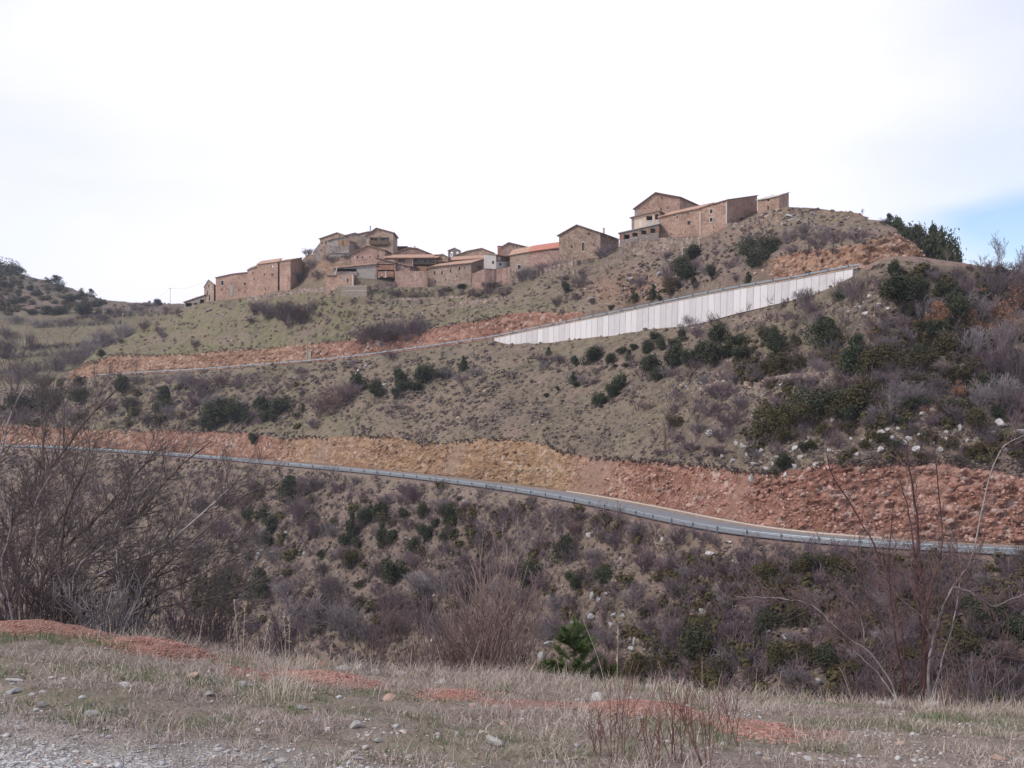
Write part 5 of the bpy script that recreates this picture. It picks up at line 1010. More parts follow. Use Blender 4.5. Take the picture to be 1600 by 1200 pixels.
KW = {'j': ('dark green rounded juniper', 'junipers'), 'c': ('dark pointed juniper', 'pointed junipers'), 'w': ('broad dark green bush', 'broad bushes'), 'b': ('olive-brown evergreen bush', 'olive-brown bushes'), 'o': ('grey-green holm oak', 'holm oaks'),
      'R': ('orange-brown cone-shaped dead-leaved tree', 'dead-leaved trees'), 'Q': ('rust-coloured thin-leaved bush', 'rusty bushes'), 'P': ('small umbrella pine', 'pines'), 'B': ('dark bushy pine', 'pines'),
      'p': ('purple-grey leafless shrub', 'purple-grey shrubs'), 'g': ('pale grey leafless shrub', 'pale grey shrubs'), 'r': ('reddish leafless shrub', 'reddish shrubs'), 'd': ('dark leafless shrub', 'dark leafless shrubs'), 't': ('leafless tree with pale trunks', 'bare trees'), 'T': ('grey leafless tree', 'bare trees')}
ORD = ['leftmost', '2nd from left', '3rd from left'] + ['%dth from left' % i for i in range(4, 60)]
GRP = {k: v for k, v in zip('jcwboRQPBpgrdtT', ['junipers on the hillside'] * 2 + ['evergreen bushes on the hillside'] * 2 + ['holm oaks under the farmhouse'] + ['dead-leaved trees and bushes'] * 2 + ['pines on the far ridge'] * 2 + ['leafless shrubs on the hillside'] * 4 + ['bare trees on the hillside'] * 2)}
for zn, txt in ZONES.items():
    L_ = []
    for t in txt.replace('\n', '|').split('|'):
        k, x, y, w, h = t.split(); o = place(k, float(x), float(y), float(w), float(h), zone=zn)
        if o is not None: L_.append((k, float(x), float(h), float(y), o))
    for k in set(t[0] for t in L_):
        S_ = sorted([t for t in L_ if t[0] == k], key=lambda t: t[1])
        for i, (_, x, h, y, o) in enumerate(S_):
            lab = KW[k][0] + ' ' + zn if len(S_) == 1 else '%s, %s %s' % (KW[k][0], ORD[i] if i < len(S_) - 1 or i == 0 else 'rightmost', zn)
            tag(o, ' '.join(lab.split()[:16]), [p[6] for p in PLACED if p[0] is o][0], GRP[k])
# dark junipers standing behind the right end of the orange rock (foot hidden behind the shoulder)
SB = [(1412, 366, 30, 28, 196, 'j'), (1426, 376, 30, 30, 190, 'j'), (1404, 360, 20, 26, 200, 'c'), (1442, 384, 34, 34, 186, 'w'), (1438, 372, 26, 24, 190, 'j'), (1462, 392, 34, 38, 182, 'j'), (1482, 402, 30, 34, 180, 'j'), (1468, 398, 36, 28, 184, 'w'), (1455, 376, 22, 30, 188, 'c'), (1490, 406, 22, 22, 182, 'w'), (1472, 380, 20, 24, 190, 'c'), (1390, 358, 18, 30, 202, 'c')]
for i, (x, yb, w, h, Yd, k) in enumerate(sorted(SB)):
    o = place(k, x, yb, w * 1.15, h * .8, at=Yd)
    if o is not None: tag(o, 'dark juniper on the hill shoulder behind the orange rock, %s' % (ORD[i] if i < len(SB) - 1 else 'rightmost'), 'bush', GRP['j'])
# tall bare trees at the right-hand skyline
for i, (x, yb, w, h, lab) in enumerate(((1566, 432, 40, 78, 'tall feathery bare tree against the blue gap in the sky at far right'), (1598, 436, 30, 60, 'bare tree cut by the right edge of the picture on the skyline'), (1532, 420, 26, 26, 'small bare tree on the skyline left of the tall feathery one'), (1480, 408, 16, 22, 'thin bare bush behind the dark junipers on the skyline'), (1208, 322, 14, 20, 'bare bush poking above the roof of the hilltop house'), (308, 476, 14, 14, 'small bare bush above the roof of the open shed'))):
    k0 = 1
    if i >= 4: p = W(x, yb, 262 if i == 4 else 345); o = empty('bare_tree', p); s = p[1] / F; me = TRE[0]; [inst(m_, n_, o, (0, 0, 0), (w * s, w * s, h * s)) for m_, n_ in zip(me, ('trunk', 'branches'))]
    else: o = place('t', x, yb, w, h)
    if o is not None: tag(o, lab, 'bare tree', GRP['t'])

# ------------------------------------------------------------------ pale boulders
BL = """w 1223 680 8 8|w 1230 688 9 12|w 1237 682 8 9|w 1243 704 12 10|w 1241 733 9 14|w 1226 745 8 12|w 1175 752 14 16|w 1150 695 8 8|w 1159 700 8 12|w 1136 706 9 7|w 1145 722 12 8|w 1178 726 10 6|w 1197 734 10 8|w 1301 660 8 10|w 1377 679 14 10|w 1394 688 10 10|w 1412 695 12 12|w 1420 688 10 10|w 1432 706 14 12|w 1376 706 12 12|w 1502 672 12 14|w 1560 665 18 16|w 1480 678 12 8|w 1387 673 8 6|w 1596 676 14 8|w 1442 648 10 8|w 1316 698 9 8|w 1362 690 8 7|w 1404 672 9 8|w 1438 682 10 8|w 1456 694 9 8|w 1470 704 12 9|w 1512 690 9 8|w 1534 700 10 9|w 1552 678 9 8|w 1340 712 10 8|w 1296 706 9 8|w 1262 694 9 9|w 1250 716 10 9|w 1190 706 9 8|w 1168 712 10 9|w 1128 716 9 8|w 1208 728 8 9|w 1458 644 14 10|w 1495 640 8 12|w 1480 690 10 8|w 1110 681 16 12|w 1205 660 6 6|w 1215 716 8 6|w 1330 688 8 7|w 1348 690 10 8|w 1358 466 10 8|w 1345 482 9 6|w 1374 478 9 6|w 1388 484 8 6|w 1354 492 16 6|w 1327 488 8 6|w 1110 645 10 14|w 1275 728 12 9|t 1345 738 17 13|t 1356 756 14 12|w 1390 728 8 8|w 1240 665 6 6
g 955 980 10 12|g 925 968 14 12|g 926 934 10 12|g 935 940 10 8|g 948 930 10 8|g 960 965 12 10|g 974 966 8 10|g 992 1004 12 16|g 986 1016 12 10|g 1008 1018 8 8|g 860 1008 18 12|g 846 1030 18 14|t 1000 1004 10 10|g 1200 990 14 10|g 1228 1000 20 14|t 1262 990 20 16|g 1284 985 14 12|g 1280 1070 16 16|g 1330 1025 20 12|g 1368 995 18 12|w 1180 878 10 8|w 1037 845 12 9|w 1110 866 14 8|w 920 838 9 9|g 636 842 9 8|g 406 870 10 14|g 412 880 8 8|g 420 888 8 6|t 610 832 8 6|g 640 822 10 9|g 700 920 12 6|g 950 1000 14 8|w 1140 848 8 5|w 1290 862 8 5|w 1090 862 8 5|g 895 975 12 8|g 1070 985 12 8|g 1095 955 10 6|g 680 1000 18 10|g 575 545 6 7|w 576 540 8 7|g 592 540 10 7|w 556 585 5 4|w 560 580 6 5|w 1201 315 3 6|g 1193 326 12 5|t 1215 330 16 7|g 1232 340 12 6|w 1270 335 12 4|w 1300 330 10 4|g 1120 350 8 6|g 970 492 10 12|g 950 478 8 6|g 1000 445 12 10|g 985 438 12 8|g 1030 430 10 8|g 925 470 10 8|w 378 480 4 3|w 362 533 4 3|w 340 494 4 3|w 348 493 4 3"""
bi = []
for t in BL.replace('\n', '|').split('|'):
    k, x, y, w, h = t.split(); x, y, w, h = map(float, (x, y, w, h)); p = hit(x, y)
    if p is None: continue
    s = p[1] / F; o = inst(random.choice(BOUL[k]), 'boulder', None, p + np.array([0, 0, h * s * .25]), (w * s * 1.28, w * s * 1.1, h * s * 1.5), random.uniform(0, 6.28), random.uniform(-.4, .4)); bi.append((x, y, k, o, w * h))
def bz(x, y):
    if y < 420: return 'on the hilltop near the farmhouse'
    if y < 560: return 'on the grassy bank above the upper road' if x < 900 else 'on the spur below the wall end' if x > 1300 else 'among crags above the upper road'
    if x > 1000 and y < 720 and x < 1290: return 'above the left part of the red cutting'
    if x >= 1290 and y < 722: return 'above the right part of the red cutting'
    if y < 770 and x > 1000: return 'in the face of the red cutting'
    if y < 760: return 'beside the upper road at left'
    if y < 890: return 'just below the lower road'
    return 'on the lower slope at left' if x < 800 else 'on the lower slope at centre' if x < 1100 else 'on the lower slope at right'
zs = {}
for b in bi: zs.setdefault((bz(b[0], b[1]), b[2]), []).append(b)
for (zn, k), L_ in zs.items():
    L_.sort(key=lambda t: t[0]); cn = {'w': 'white limestone boulder', 'g': 'grey boulder', 't': 'tan boulder'}[k]
    for i, b in enumerate(L_): tag(b[3], '%s%s %s' % (cn, '' if len(L_) == 1 else ', ' + (ORD[i] if i == 0 or i < len(L_) - 1 else 'rightmost') + ' of those', zn), 'boulder', 'boulders on the hillside')

# ------------------------------------------------------------------ uncountable cover: tussocks, heath, scree, rubble
def scatter_mesh(name, bases, pts, scales, mat, label, cat, flatten=1.0, zrot=True):
    """bases: list of (verts, faces quads) ; one merged mesh"""
    n = len(pts); pick = RNG.integers(0, len(bases), n); V, Fq, off = [], [], 0
    for b, (bv, bf) in enumerate(bases):
        i = np.where(pick == b)[0]
        if not len(i): continue
        a = RNG.uniform(0, 6.28, len(i)); ca, sa = np.cos(a), np.sin(a); s = scales[i]; bb = bv[None] * s[:, None, :]
        x = bb[..., 0] * ca[:, None] - bb[..., 1] * sa[:, None]; y = bb[..., 0] * sa[:, None] + bb[..., 1] * ca[:, None]
        v = np.stack([x, y, bb[..., 2]], -1) + pts[i][:, None, :]; V.append(v.reshape(-1, 3))
        Fq.append((bf[None] + (off + np.arange(len(i)) * len(bv))[:, None, None]).reshape(-1, bf.shape[1])); off += v.shape[0] * v.shape[1]
    return tag(meshobj(name, np.concatenate(V), np.concatenate(Fq), mat), kind='stuff', label=label, cat=cat)
def arr(me):
    v = np.empty(len(me.vertices) * 3); me.vertices.foreach_get('co', v); f = np.empty(len(me.loops), dtype=np.int32); me.loops.foreach_get('vertex_index', f)
    return v.reshape(-1, 3), f.reshape(len(me.polygons), -1)
def samp(n, x0, x1, y0, y1, dens=None, segs=(2, 6, 10)):
    out = []
    for _ in range(n):
        x = random.uniform(x0, x1); y = random.uniform(y0, y1)
        if dens is not None and random.random() > dens(x, y): continue
        if seg_at(x, y) in segs:
            p = hit(x, y)
            if p is not None: out.append(p)
    return np.array(out)
tuft = []
for s_ in range(4):
    rng = np.random.default_rng(600 + s_); u = rng.normal(size=(26, 3)); u[:, 2] = np.abs(u[:, 2]); u /= np.linalg.norm(u, axis=1)[:, None]; P_ = u * rng.uniform(.5, 1, (26, 1)) * [.5, .5, .8]
    tuft.append(np_faces(P_, u, np.full(26, .16), 1.5, rng))
dens = lambda x, y: float(np.clip(.42 + 1.7 * vnoise(np.array([x / 38.]), np.array([y / 22.]), None, 77)[0], .05, 1))
P1 = np.concatenate([samp(9500, -20, 1720, 560, 740, dens), samp(11500, -20, 1720, 715, 1100, None), samp(2200, 800, 1460, 320, 520, dens), samp(160, 110, 900, 450, 560, dens), samp(2200, -20, 300, 400, 480, dens, (15,))])
sz = RNG.uniform(.3, .95, len(P1)) * RNG.uniform(.5, 1, len(P1)) * np.clip(P1[:, 1] / 190, .7, 2.2)
heath = leaf_mat('brown_heath', (.088, .070, .062), (.200, .160, .138))
scatter_mesh('low_heath', tuft, P1, np.stack([sz * 1.3, sz * 1.3, sz * RNG.uniform(.6, 1.1, len(P1))], -1), heath, 'low brown heath and dead tussocks scattered thickly over the slopes', 'heath')
P2 = np.concatenate([samp(5500, -20, 1720, 560, 740, None), samp(5000, -20, 1720, 730, 1100, None), samp(3000, 500, 1460, 330, 540, None), samp(1100, 110, 900, 450, 560, None)])
sz = RNG.uniform(.2, .6, len(P2)) * np.clip(P2[:, 1] / 190, .7, 2)
strawm = leaf_mat('straw_tussock', (.16, .125, .105), (.28, .225, .185))
scatter_mesh('dry_grass', tuft, P2, np.stack([sz * 1.3, sz * 1.3, sz * .7], -1), strawm, 'pale dry grass tussocks between the heath on the slopes', 'dry grass')
# dark turf fringe that overhangs the cut tops
fr = []
for x in np.arange(100, 1600, 1.3):
    for ln, prob in ((6, .95), (10, .75 if x < 480 or 780 > x > 600 else .3)):
        if (ln == 10 and (x > 1450 or x < 112)) or random.random() > prob * (.55 + .9 * vnoise(np.array([x / 26.]), np.array([ln * 3.]), None, 3)[0]) * (1 if x < 900 else .8): continue
        Yt, Zt = LN[ln]; Yv, Zv = np.interp(x, xc, Yt), np.interp(x, xc, Zt); fr.append([(x - CX) / F * Yv, Yv - random.uniform(.1, .7), Zv - random.uniform(-.2, .5)])
fr = np.array(fr); sz = RNG.uniform(.2, .5, len(fr)); scatter_mesh('turf_fringe', tuft, fr, np.stack([sz * 1.2, sz, sz], -1), leaf_mat('dark_turf', (.050, .036, .032), (.13, .095, .08)), 'dark overhanging turf along the top edges of the road cuttings', 'turf')
# small shrubs of the thickets: far too many to count between the drawn ones
def thick(n, x0, x1, y0, y1, seed, thr):
    d = lambda x, y: 1.0 if vnoise(np.array([(x + y * 1.1) / 60.]), np.array([(x - y) / 34.]), None, seed)[0] > thr else .08
    return samp(n, x0, x1, y0, y1, d)
def clear(P):
    x = CX + F * P[:, 0] / P[:, 1]; y = HY - F * P[:, 2] / P[:, 1]; ok = np.ones(len(P), bool)
    for b in bi: ok &= ~((np.abs(x - b[0]) < b[4] ** .5 + 3) & (y > b[1] - 3) & (y < b[1] + 17))
    return P[ok]
def sprig(seed, n):
    rng = np.random.default_rng(seed); out = []
    for _ in range(n): a = rng.uniform(0, 6.28); s = rng.uniform(.1, .9); grow(rng, [math.cos(a) * .05, math.sin(a) * .05, 0], [math.cos(a) * s, math.sin(a) * s, 1], rng.uniform(.6, .95), .016, 1, out, .2, .3, 2, (3, 5), .6, .55, .011)
    return tubes([o[0] for o in out], [o[1] for o in out])
hedge = []
for x0, y0, x1, y1, n_ in ((110, 499, 290, 489, 90), (60, 512, 190, 507, 60), (20, 547, 190, 535, 110), (0, 560, 140, 553, 90), (0, 583, 100, 578, 60), (150, 494, 240, 486, 40), (600, 468, 800, 458, 60)):
    for _ in range(n_):
        t = random.random(); p = hit(x0 + (x1 - x0) * t, y0 + (y1 - y0) * t + random.gauss(0, 1.2))
        if p is not None: hedge.append(p)
hedge = np.array(hedge)
sp = [sprig(700 + i, 7) for i in range(3)]
for nm, mt, lst, lab in (('purple_scrub', V_twig, (thick(4200, 60, 1720, 740, 1100, 5, -.02), thick(1300, 1040, 1700, 440, 720, 6, 0.), thick(500, -20, 480, 590, 670, 9, -.2), thick(200, 850, 1350, 340, 470, 13, 0.)), 'knee-high purple-grey twiggy scrub filling the slopes between shrubs'),
                         ('dark_scrub', V_twigd, (thick(2300, 60, 1720, 740, 1100, 7, .0), thick(700, 1150, 1600, 440, 720, 8, -.1), thick(260, 560, 1100, 560, 710, 12, .1), hedge), 'dark twiggy scrub in the hollows of the slopes')):
    P_ = clear(np.concatenate([q for q in lst if len(q)])); sz = RNG.uniform(.8, 2.3, len(P_)); scatter_mesh(nm, sp, P_, np.stack([sz, sz, sz * .8], -1), mt, lab, 'scrub')
es = []
for s_ in range(4):
    rng = np.random.default_rng(650 + s_); u = rng.normal(size=(150, 3)); u[:, 2] = np.abs(u[:, 2]) * 1.1; u /= np.linalg.norm(u, axis=1)[:, None]; P_ = u * rng.uniform(.35, 1, (150, 1)) * [.5, .45, .75] * (1 + .5 * vnoise(u[:, 0] * 3, u[:, 1] * 3, u[:, 2] * 3, s_))[:, None]; es.append(np_faces(P_, u, np.full(150, .07), 1.5, rng))
P_ = np.concatenate([thick(1100, 1150, 1720, 520, 725, 14, .05), thick(1300, 1000, 1720, 870, 1100, 15, .02), thick(600, 300, 1000, 760, 1000, 16, .2), thick(260, 1380, 1720, 400, 560, 17, -.1), samp(170, -20, 170, 405, 500, None, (15,)), thick(120, 0, 480, 600, 670, 18, .1)]); P_ = clear(P_)
sz = RNG.uniform(.8, 2.4, len(P_)) * np.clip(P_[:, 1] / 160, .8, 2); scatter_mesh('evergreen_scrub', es, P_, np.stack([sz * 1.1, sz * 1.1, sz * RNG.uniform(.6, 1, len(P_))], -1), V_olive, 'low olive-brown evergreen scrub spread between the larger bushes', 'scrub')
# scree on the slopes, rubble in and below the rock faces
small = {k: [arr(rock_mesh(800 + i + ord(k), m_, 1)) for i in range(3)] for k, m_ in (('w', K_white), ('g', K_grey), ('t', K_tan), ('r', K_red))}
def near(cx_, cy_, rx, ry, n): 
    o = []
    for _ in range(n):
        x, y = random.gauss(cx_, rx), random.gauss(cy_, ry); s = seg_at(x, y)
        if s in (2, 6, 10): o.append(hit(x, y))
    return o
sc1 = [p for a in ((1300, 690, 110, 22, 420), (1480, 680, 70, 26, 320), (1165, 602, 40, 12, 260), (1260, 590, 40, 8, 160), (1115, 600, 18, 9, 120), (1110, 950, 30, 14, 260), (1155, 1000, 14, 36, 160), (960, 960, 50, 40, 120), (460, 830, 60, 50, 150), (600, 850, 70, 50, 180), (1080, 500, 70, 12, 160), (990, 450, 60, 26, 240), (1200, 345, 50, 10, 160), (1300, 345, 60, 10, 120), (700, 476, 60, 6, 160), (850, 600, 100, 40, 100), (1150, 850, 200, 14, 200), (1350, 485, 40, 12, 60), (110, 450, 60, 16, 60)) for p in near(*a)]
sc1 = np.array(sc1 + list(samp(1100, 100, 1600, 560, 1090, None))); sz = RNG.uniform(.12, .5, len(sc1)) * np.clip(sc1[:, 1] / 150, .8, 1.8); sz = sz * (1 + (RNG.random(len(sz)) < .08))
h_ = len(sc1) // 2; perm = RNG.permutation(len(sc1))
scatter_mesh('scree', small['w'] + small['g'], sc1[perm[:h_]], np.stack([sz[perm[:h_]]] * 3, -1), K_grey, 'small grey limestone scree strewn over the slopes', 'scree'); scatter_mesh('scree', small['t'], sc1[perm[h_:]], np.stack([sz[perm[h_:]]] * 3, -1), K_tan, 'small tan and pinkish scree strewn over the slopes', 'scree')
def facept(n, x0, x1, sg, tmax=1.):
    o = []; ix = np.where((xc > x0) & (xc < x1))[0]; rows = np.where(Sg[:, 0] == sg)[0]
    for _ in range(n):
        j = int(RNG.choice(ix)); r = rows[int(len(rows) * RNG.random() ** 1.25 * tmax)]
        if slide[r, j] > .5 and RNG.random() > .15: continue
        o.append((X[r, j] + RNG.uniform(-.15, .15), Y[r, j] + .05, Z[r, j]))
    return np.array(o)
K_ruA = rockmat('tan_rubble', (.30, .19, .11), (.46, .33, .21), (.20, .12, .06)); K_ruB = rockmat('red_rubble', (.24, .105, .080), (.42, .235, .185), (.17, .075, .05)); K_ruC = rockmat('pink_rubble', (.36, .215, .175), (.52, .36, .305), (.25, .13, .09))
for nm, mt, q, lab in (('rubble', K_ruA, [facept(3800, 430, 905, 5)], 'tan rubble packed in the yellowish middle of the lower cutting'), ('rubble', K_ruB, [facept(2600, 880, 1610, 5), facept(1300, 40, 440, 5), facept(900, 480, 900, 9)], 'red broken rock packed in the cuttings'), ('rubble', K_ruC, [facept(1700, 900, 1610, 5), facept(500, 60, 440, 5), facept(1400, 112, 480, 9), facept(900, 1180, 1455, 9), facept(300, 490, 700, 9)], 'pinkish broken rock packed in the cuttings')):
    P_ = np.concatenate(q); sz = RNG.uniform(.14, .42, len(P_)) * np.where(P_[:, 0] > 8, 1.1, 1) * (1 + np.where(P_[:, 0] > 12, 1.9, 1.2) * RNG.random(len(P_)) * (RNG.random(len(P_)) < .12)); scatter_mesh(nm, small['r'], P_, np.stack([sz * RNG.uniform(.8, 1.5, len(P_)), sz, sz * RNG.uniform(.6, 1.1, len(P_))], -1), mt, lab, 'rubble')
# ------------------------------------------------------------------ foreground things
def hitF(px, py, extra=0):
    ys_ = np.arange(4.0, 12.0, .01); xs_ = (px - CX) / F * ys_; d = (HY - py) / F * ys_ - fore_z(xs_, ys_); i = np.where(d <= 0)[0]
    if len(i): y = ys_[i[0]]
    else: y = 9.3
    return np.array([(px - CX) / F * y, y, float(fore_z(np.array([(px - CX) / F * y]), np.array([y]))[0])])
def at_lip(px, Yd): x = (px - CX) / F * Yd; return np.array([x, Yd, float(fore_z(np.array([x]), np.array([Yd]))[0])])
# red earth mounds with shale chips
M_redearth = NM('red earth', .95, .1)
def _re():
    g = M_redearth.world(); n = g.noise(9, 5, .7); c = g.sep(g.vor(60, out=1))[0]; x = g.mix(c, (.165, .082, .064), (.33, .19, .155)); x = g.mix(g.ramp(n, .45, .7, 0, .6), x, (.28, .16, .125)); g.bump(g.vor(60), .8, .015); return g.col(x)
M_redearth = _re(); M_chip = rockmat('red shale chip', (.27, .125, .095), (.46, .27, .215), (.15, .065, .05))
chip = [arr(rock_mesh(900 + i, M_chip, 1, .35, .3)) for i in range(4)]
ML = ['long red earth mound at the far left edge of the verge', 'rounded red earth mound in front of the left bare trees', 'low red shale mound behind a row of pale stones', 'small flat patch of red earth left of the reddish shrub', 'red shale mound behind the thin foreground twigs, right of centre', 'flat red earth patch among dry grass, rightmost of the mounds']
for i, (mx, my, mY, r, hh) in enumerate(MOUNDS):
    cx_ = (mx - CX) / F * mY; gx_ = np.linspace(cx_ - r * 1.25, cx_ + r * 1.25, 90); gy_ = np.linspace(mY - .85, mY + .85, 60); A_, B_ = np.meshgrid(gx_, gy_)
    e = ((A_ - cx_) / r) ** 2 + ((B_ - mY) / (.30 + .25 * r)) ** 2; e = e * (1 + .45 * vnoise(A_ * 3 + i, B_ * 3, None, 33)); hz = hh * np.clip(1 - e, 0, 1) ** .8
    hz = hz * (1 + .3 * fbm(A_ * 8, B_ * 8, None, 35, 3)); zz2 = fore_z(A_, B_) + np.where(hz > 0, hz + .004, -.05)
    vid_ = np.arange(A_.size).reshape(A_.shape); q_ = np.stack([vid_[:-1, :-1], vid_[:-1, 1:], vid_[1:, 1:], vid_[1:, :-1]], -1).reshape(-1, 4); keep = (hz.ravel()[q_] > 0).any(1)
    o = meshobj('earth_mound', np.stack([A_, B_, zz2], -1).reshape(-1, 3), q_[keep], M_redearth, smooth=True); tag(o, ML[i], 'mound', 'red earth mounds along the verge')
    n = int(5200 * r); px_c = RNG.normal(cx_, r * .75, n); py_c = RNG.normal(mY - .05, .34, n)
    e = ((px_c - cx_) / r) ** 2 + ((py_c - mY) / (.30 + .25 * r)) ** 2; e = e * (1 + .45 * vnoise(px_c * 3 + i, py_c * 3, None, 33)); ok = RNG.random(n) > np.clip((e - .6) * .5, 0, .9)
    px_c, py_c, e = px_c[ok], py_c[ok], e[ok]; z_c = fore_z(px_c, py_c) + hh * np.clip(1 - e, 0, 1) ** .8 + .004; s_ = RNG.uniform(.010, .034, len(px_c)); s_ *= 1 + 1.2 * (RNG.random(len(s_)) < .05)
    c = scatter_mesh('shale_chips', chip, np.stack([px_c, py_c, z_c], -1), np.stack([s_ * 1.5, s_, s_], -1), M_chip, None, None); c.parent = o
# single stones of the verge
K_pink = rockmat('pinkish stone', (.38, .25, .19), (.55, .40, .33), (.25, .15, .11)); FST = {'w': [rock_mesh(950 + i, K_white, 3, .8, .25) for i in range(4)], 'g': [rock_mesh(960 + i, K_grey, 3, .6, .2) for i in range(3)], 't': [rock_mesh(970 + i, K_pink, 3, .7, .3) for i in range(3)], 'r': [rock_mesh(980, K_red, 3, .8, .3)]}
SL = "g 20 1082 24 11|w 50 1086 11 7|w 66 1082 12 7|w 22 1066 28 12|g 140 1120 32 14|g 68 1104 18 12|w 195 1075 22 12|t 302 1060 20 15|g 377 1073 25 14|w 328 1087 24 9|w 338 1124 15 12|w 413 1133 18 10|g 188 1110 12 8|w 123 1157 20 9|g 240 1170 14 8|w 277 1067 12 10|g 473 1108 20 9|t 377 1031 8 6|w 478 1038 16 11|r 497 1037 26 17|w 535 1042 24 13|w 560 1047 20 14|w 588 1052 18 11|w 625 1055 22 12|w 690 1069 26 11|t 610 1093 34 14|w 633 1117 15 10|w 553 1136 26 12|w 493 1127 15 9|g 592 1160 17 12|w 772 1163 36 24|t 737 1104 14 8|t 785 1132 18 8|w 733 1151 17 9|w 713 1150 11 9|w 685 1150 10 8|g 557 1187 16 10|t 858 1112 13 8|w 933 1095 36 15|t 1300 1096 30 14|w 1456 1108 28 20|t 1300 1160 24 9|t 1403 1164 22 9|t 1562 1187 28 9|w 1277 1098 11 7|w 1262 1186 18 8|w 1284 1188 18 8|t 1180 1150 14 7|g 1020 1075 30 8|w 1380 1090 40 10|t 520 1052 10 6|w 1100 1060 20 7|g 95 1130 16 8|w 172 1140 16 8|w 30 1140 20 9|g 290 1150 14 7|w 640 1185 16 8|w 440 1190 18 9|w 700 1195 14 7"
fs = []
for t in SL.split('|'):
    k, x, y, w, h = t.split(); x, y, w, h = map(float, (x, y, w, h)); p = hitF(x, y); s = p[1] / F
    o = inst(random.choice(FST[k]), 'stone', None, p + np.array([0, 0, h * s * .22]), (w * s * 1.15, w * s * .9, h * s * 1.35), random.uniform(0, 6.28), random.uniform(-.2, .2)); fs.append((x, y, k, o, w))
named = {(772, 1163): 'large round white stone at bottom centre, biggest on the verge', (1456, 1108): 'big white stone at the foot of the right-hand bare tree', (497, 1037): 'red-brown rock sitting among pale stones on the edge of the verge', (610, 1093): 'flat pinkish stone in green grass left of centre', (933, 1095): 'pale flat stone on top of the red mound right of centre', (1300, 1096): 'flat pinkish stone on the edge of the verge, left of right-hand tree', (140, 1120): 'smooth grey stone at the border of the gravel at lower left'}
def fz(x, y): return ('along the edge of the verge' if y < 1075 else 'in the middle strip of grass' if y < 1140 else 'near the bottom edge') + (' at left' if x < 330 else ' left of centre' if x < 660 else ' at centre' if x < 1000 else ' at right')
zs = {}
for b in fs:
    if (b[0], b[1]) in named: tag(b[3], named[(b[0], b[1])], 'stone', 'stones on the verge')
    else: zs.setdefault((fz(b[0], b[1]), b[2]), []).append(b)
for (zn, k), L_ in zs.items():
    L_.sort(key=lambda t: t[0]); cn = {'w': 'small white stone', 'g': 'small grey stone', 't': 'small pinkish stone', 'r': 'small red stone'}[k]
    for i, b in enumerate(L_): tag(b[3], '%s%s %s' % (cn, '' if len(L_) == 1 else ', ' + (ORD[i] if i == 0 or i < len(L_) - 1 else 'rightmost'), zn), 'stone', 'stones on the verge')
# gravel
n = 52000; gx_ = RNG.uniform(-5.5, 4, n); gy_ = 4.1 + RNG.random(n) ** 1.6 * 4.0
gm = np.clip((5.9 - gy_) * 1.1 - .05 - (gx_ + 2.6) * .5 + .8 * fbm(gx_ * .8, gy_ * .8, None, 7, 4), 0, 1); gm = np.maximum(gm, np.clip((4.95 - gy_) * 2 + .9 * fbm(gx_ * 1.1, gy_ * 1.1, None, 9, 3) - .25 - np.clip(gx_ - 1, 0, 3) * .6, 0, 1))
ok = RNG.random(n) < np.maximum(gm, .03 + .22 * (fbm(gx_ * 1.4, gy_ * 2, None, 19, 3) > .22)); gx_, gy_ = gx_[ok], gy_[ok]; s_ = RNG.uniform(.007, .021, len(gx_)) * (1 + 1.6 * (RNG.random(len(gx_)) < .08)); gz_ = fore_z(gx_, gy_) + s_ * .12; hlf = RNG.random(len(gx_))
K_gg = rockmat('pale_gravel', (.34, .33, .335), (.55, .54, .54), (.24, .22, .21))
for a_, b_, mt, kk, lab in ((0, .45, K_white, 'w', 'pale gravel stones at lower left'), (.45, .88, K_gg, 'g', 'grey gravel stones at lower left'), (.88, 1, K_tan, 't', 'tan gravel stones at lower left')):
    m_ = (hlf >= a_) & (hlf < b_); scatter_mesh('gravel', small[kk], np.stack([gx_, gy_, gz_], -1)[m_], np.stack([s_ * 1.3, s_, s_ * .8], -1)[m_], mt, lab, 'gravel')
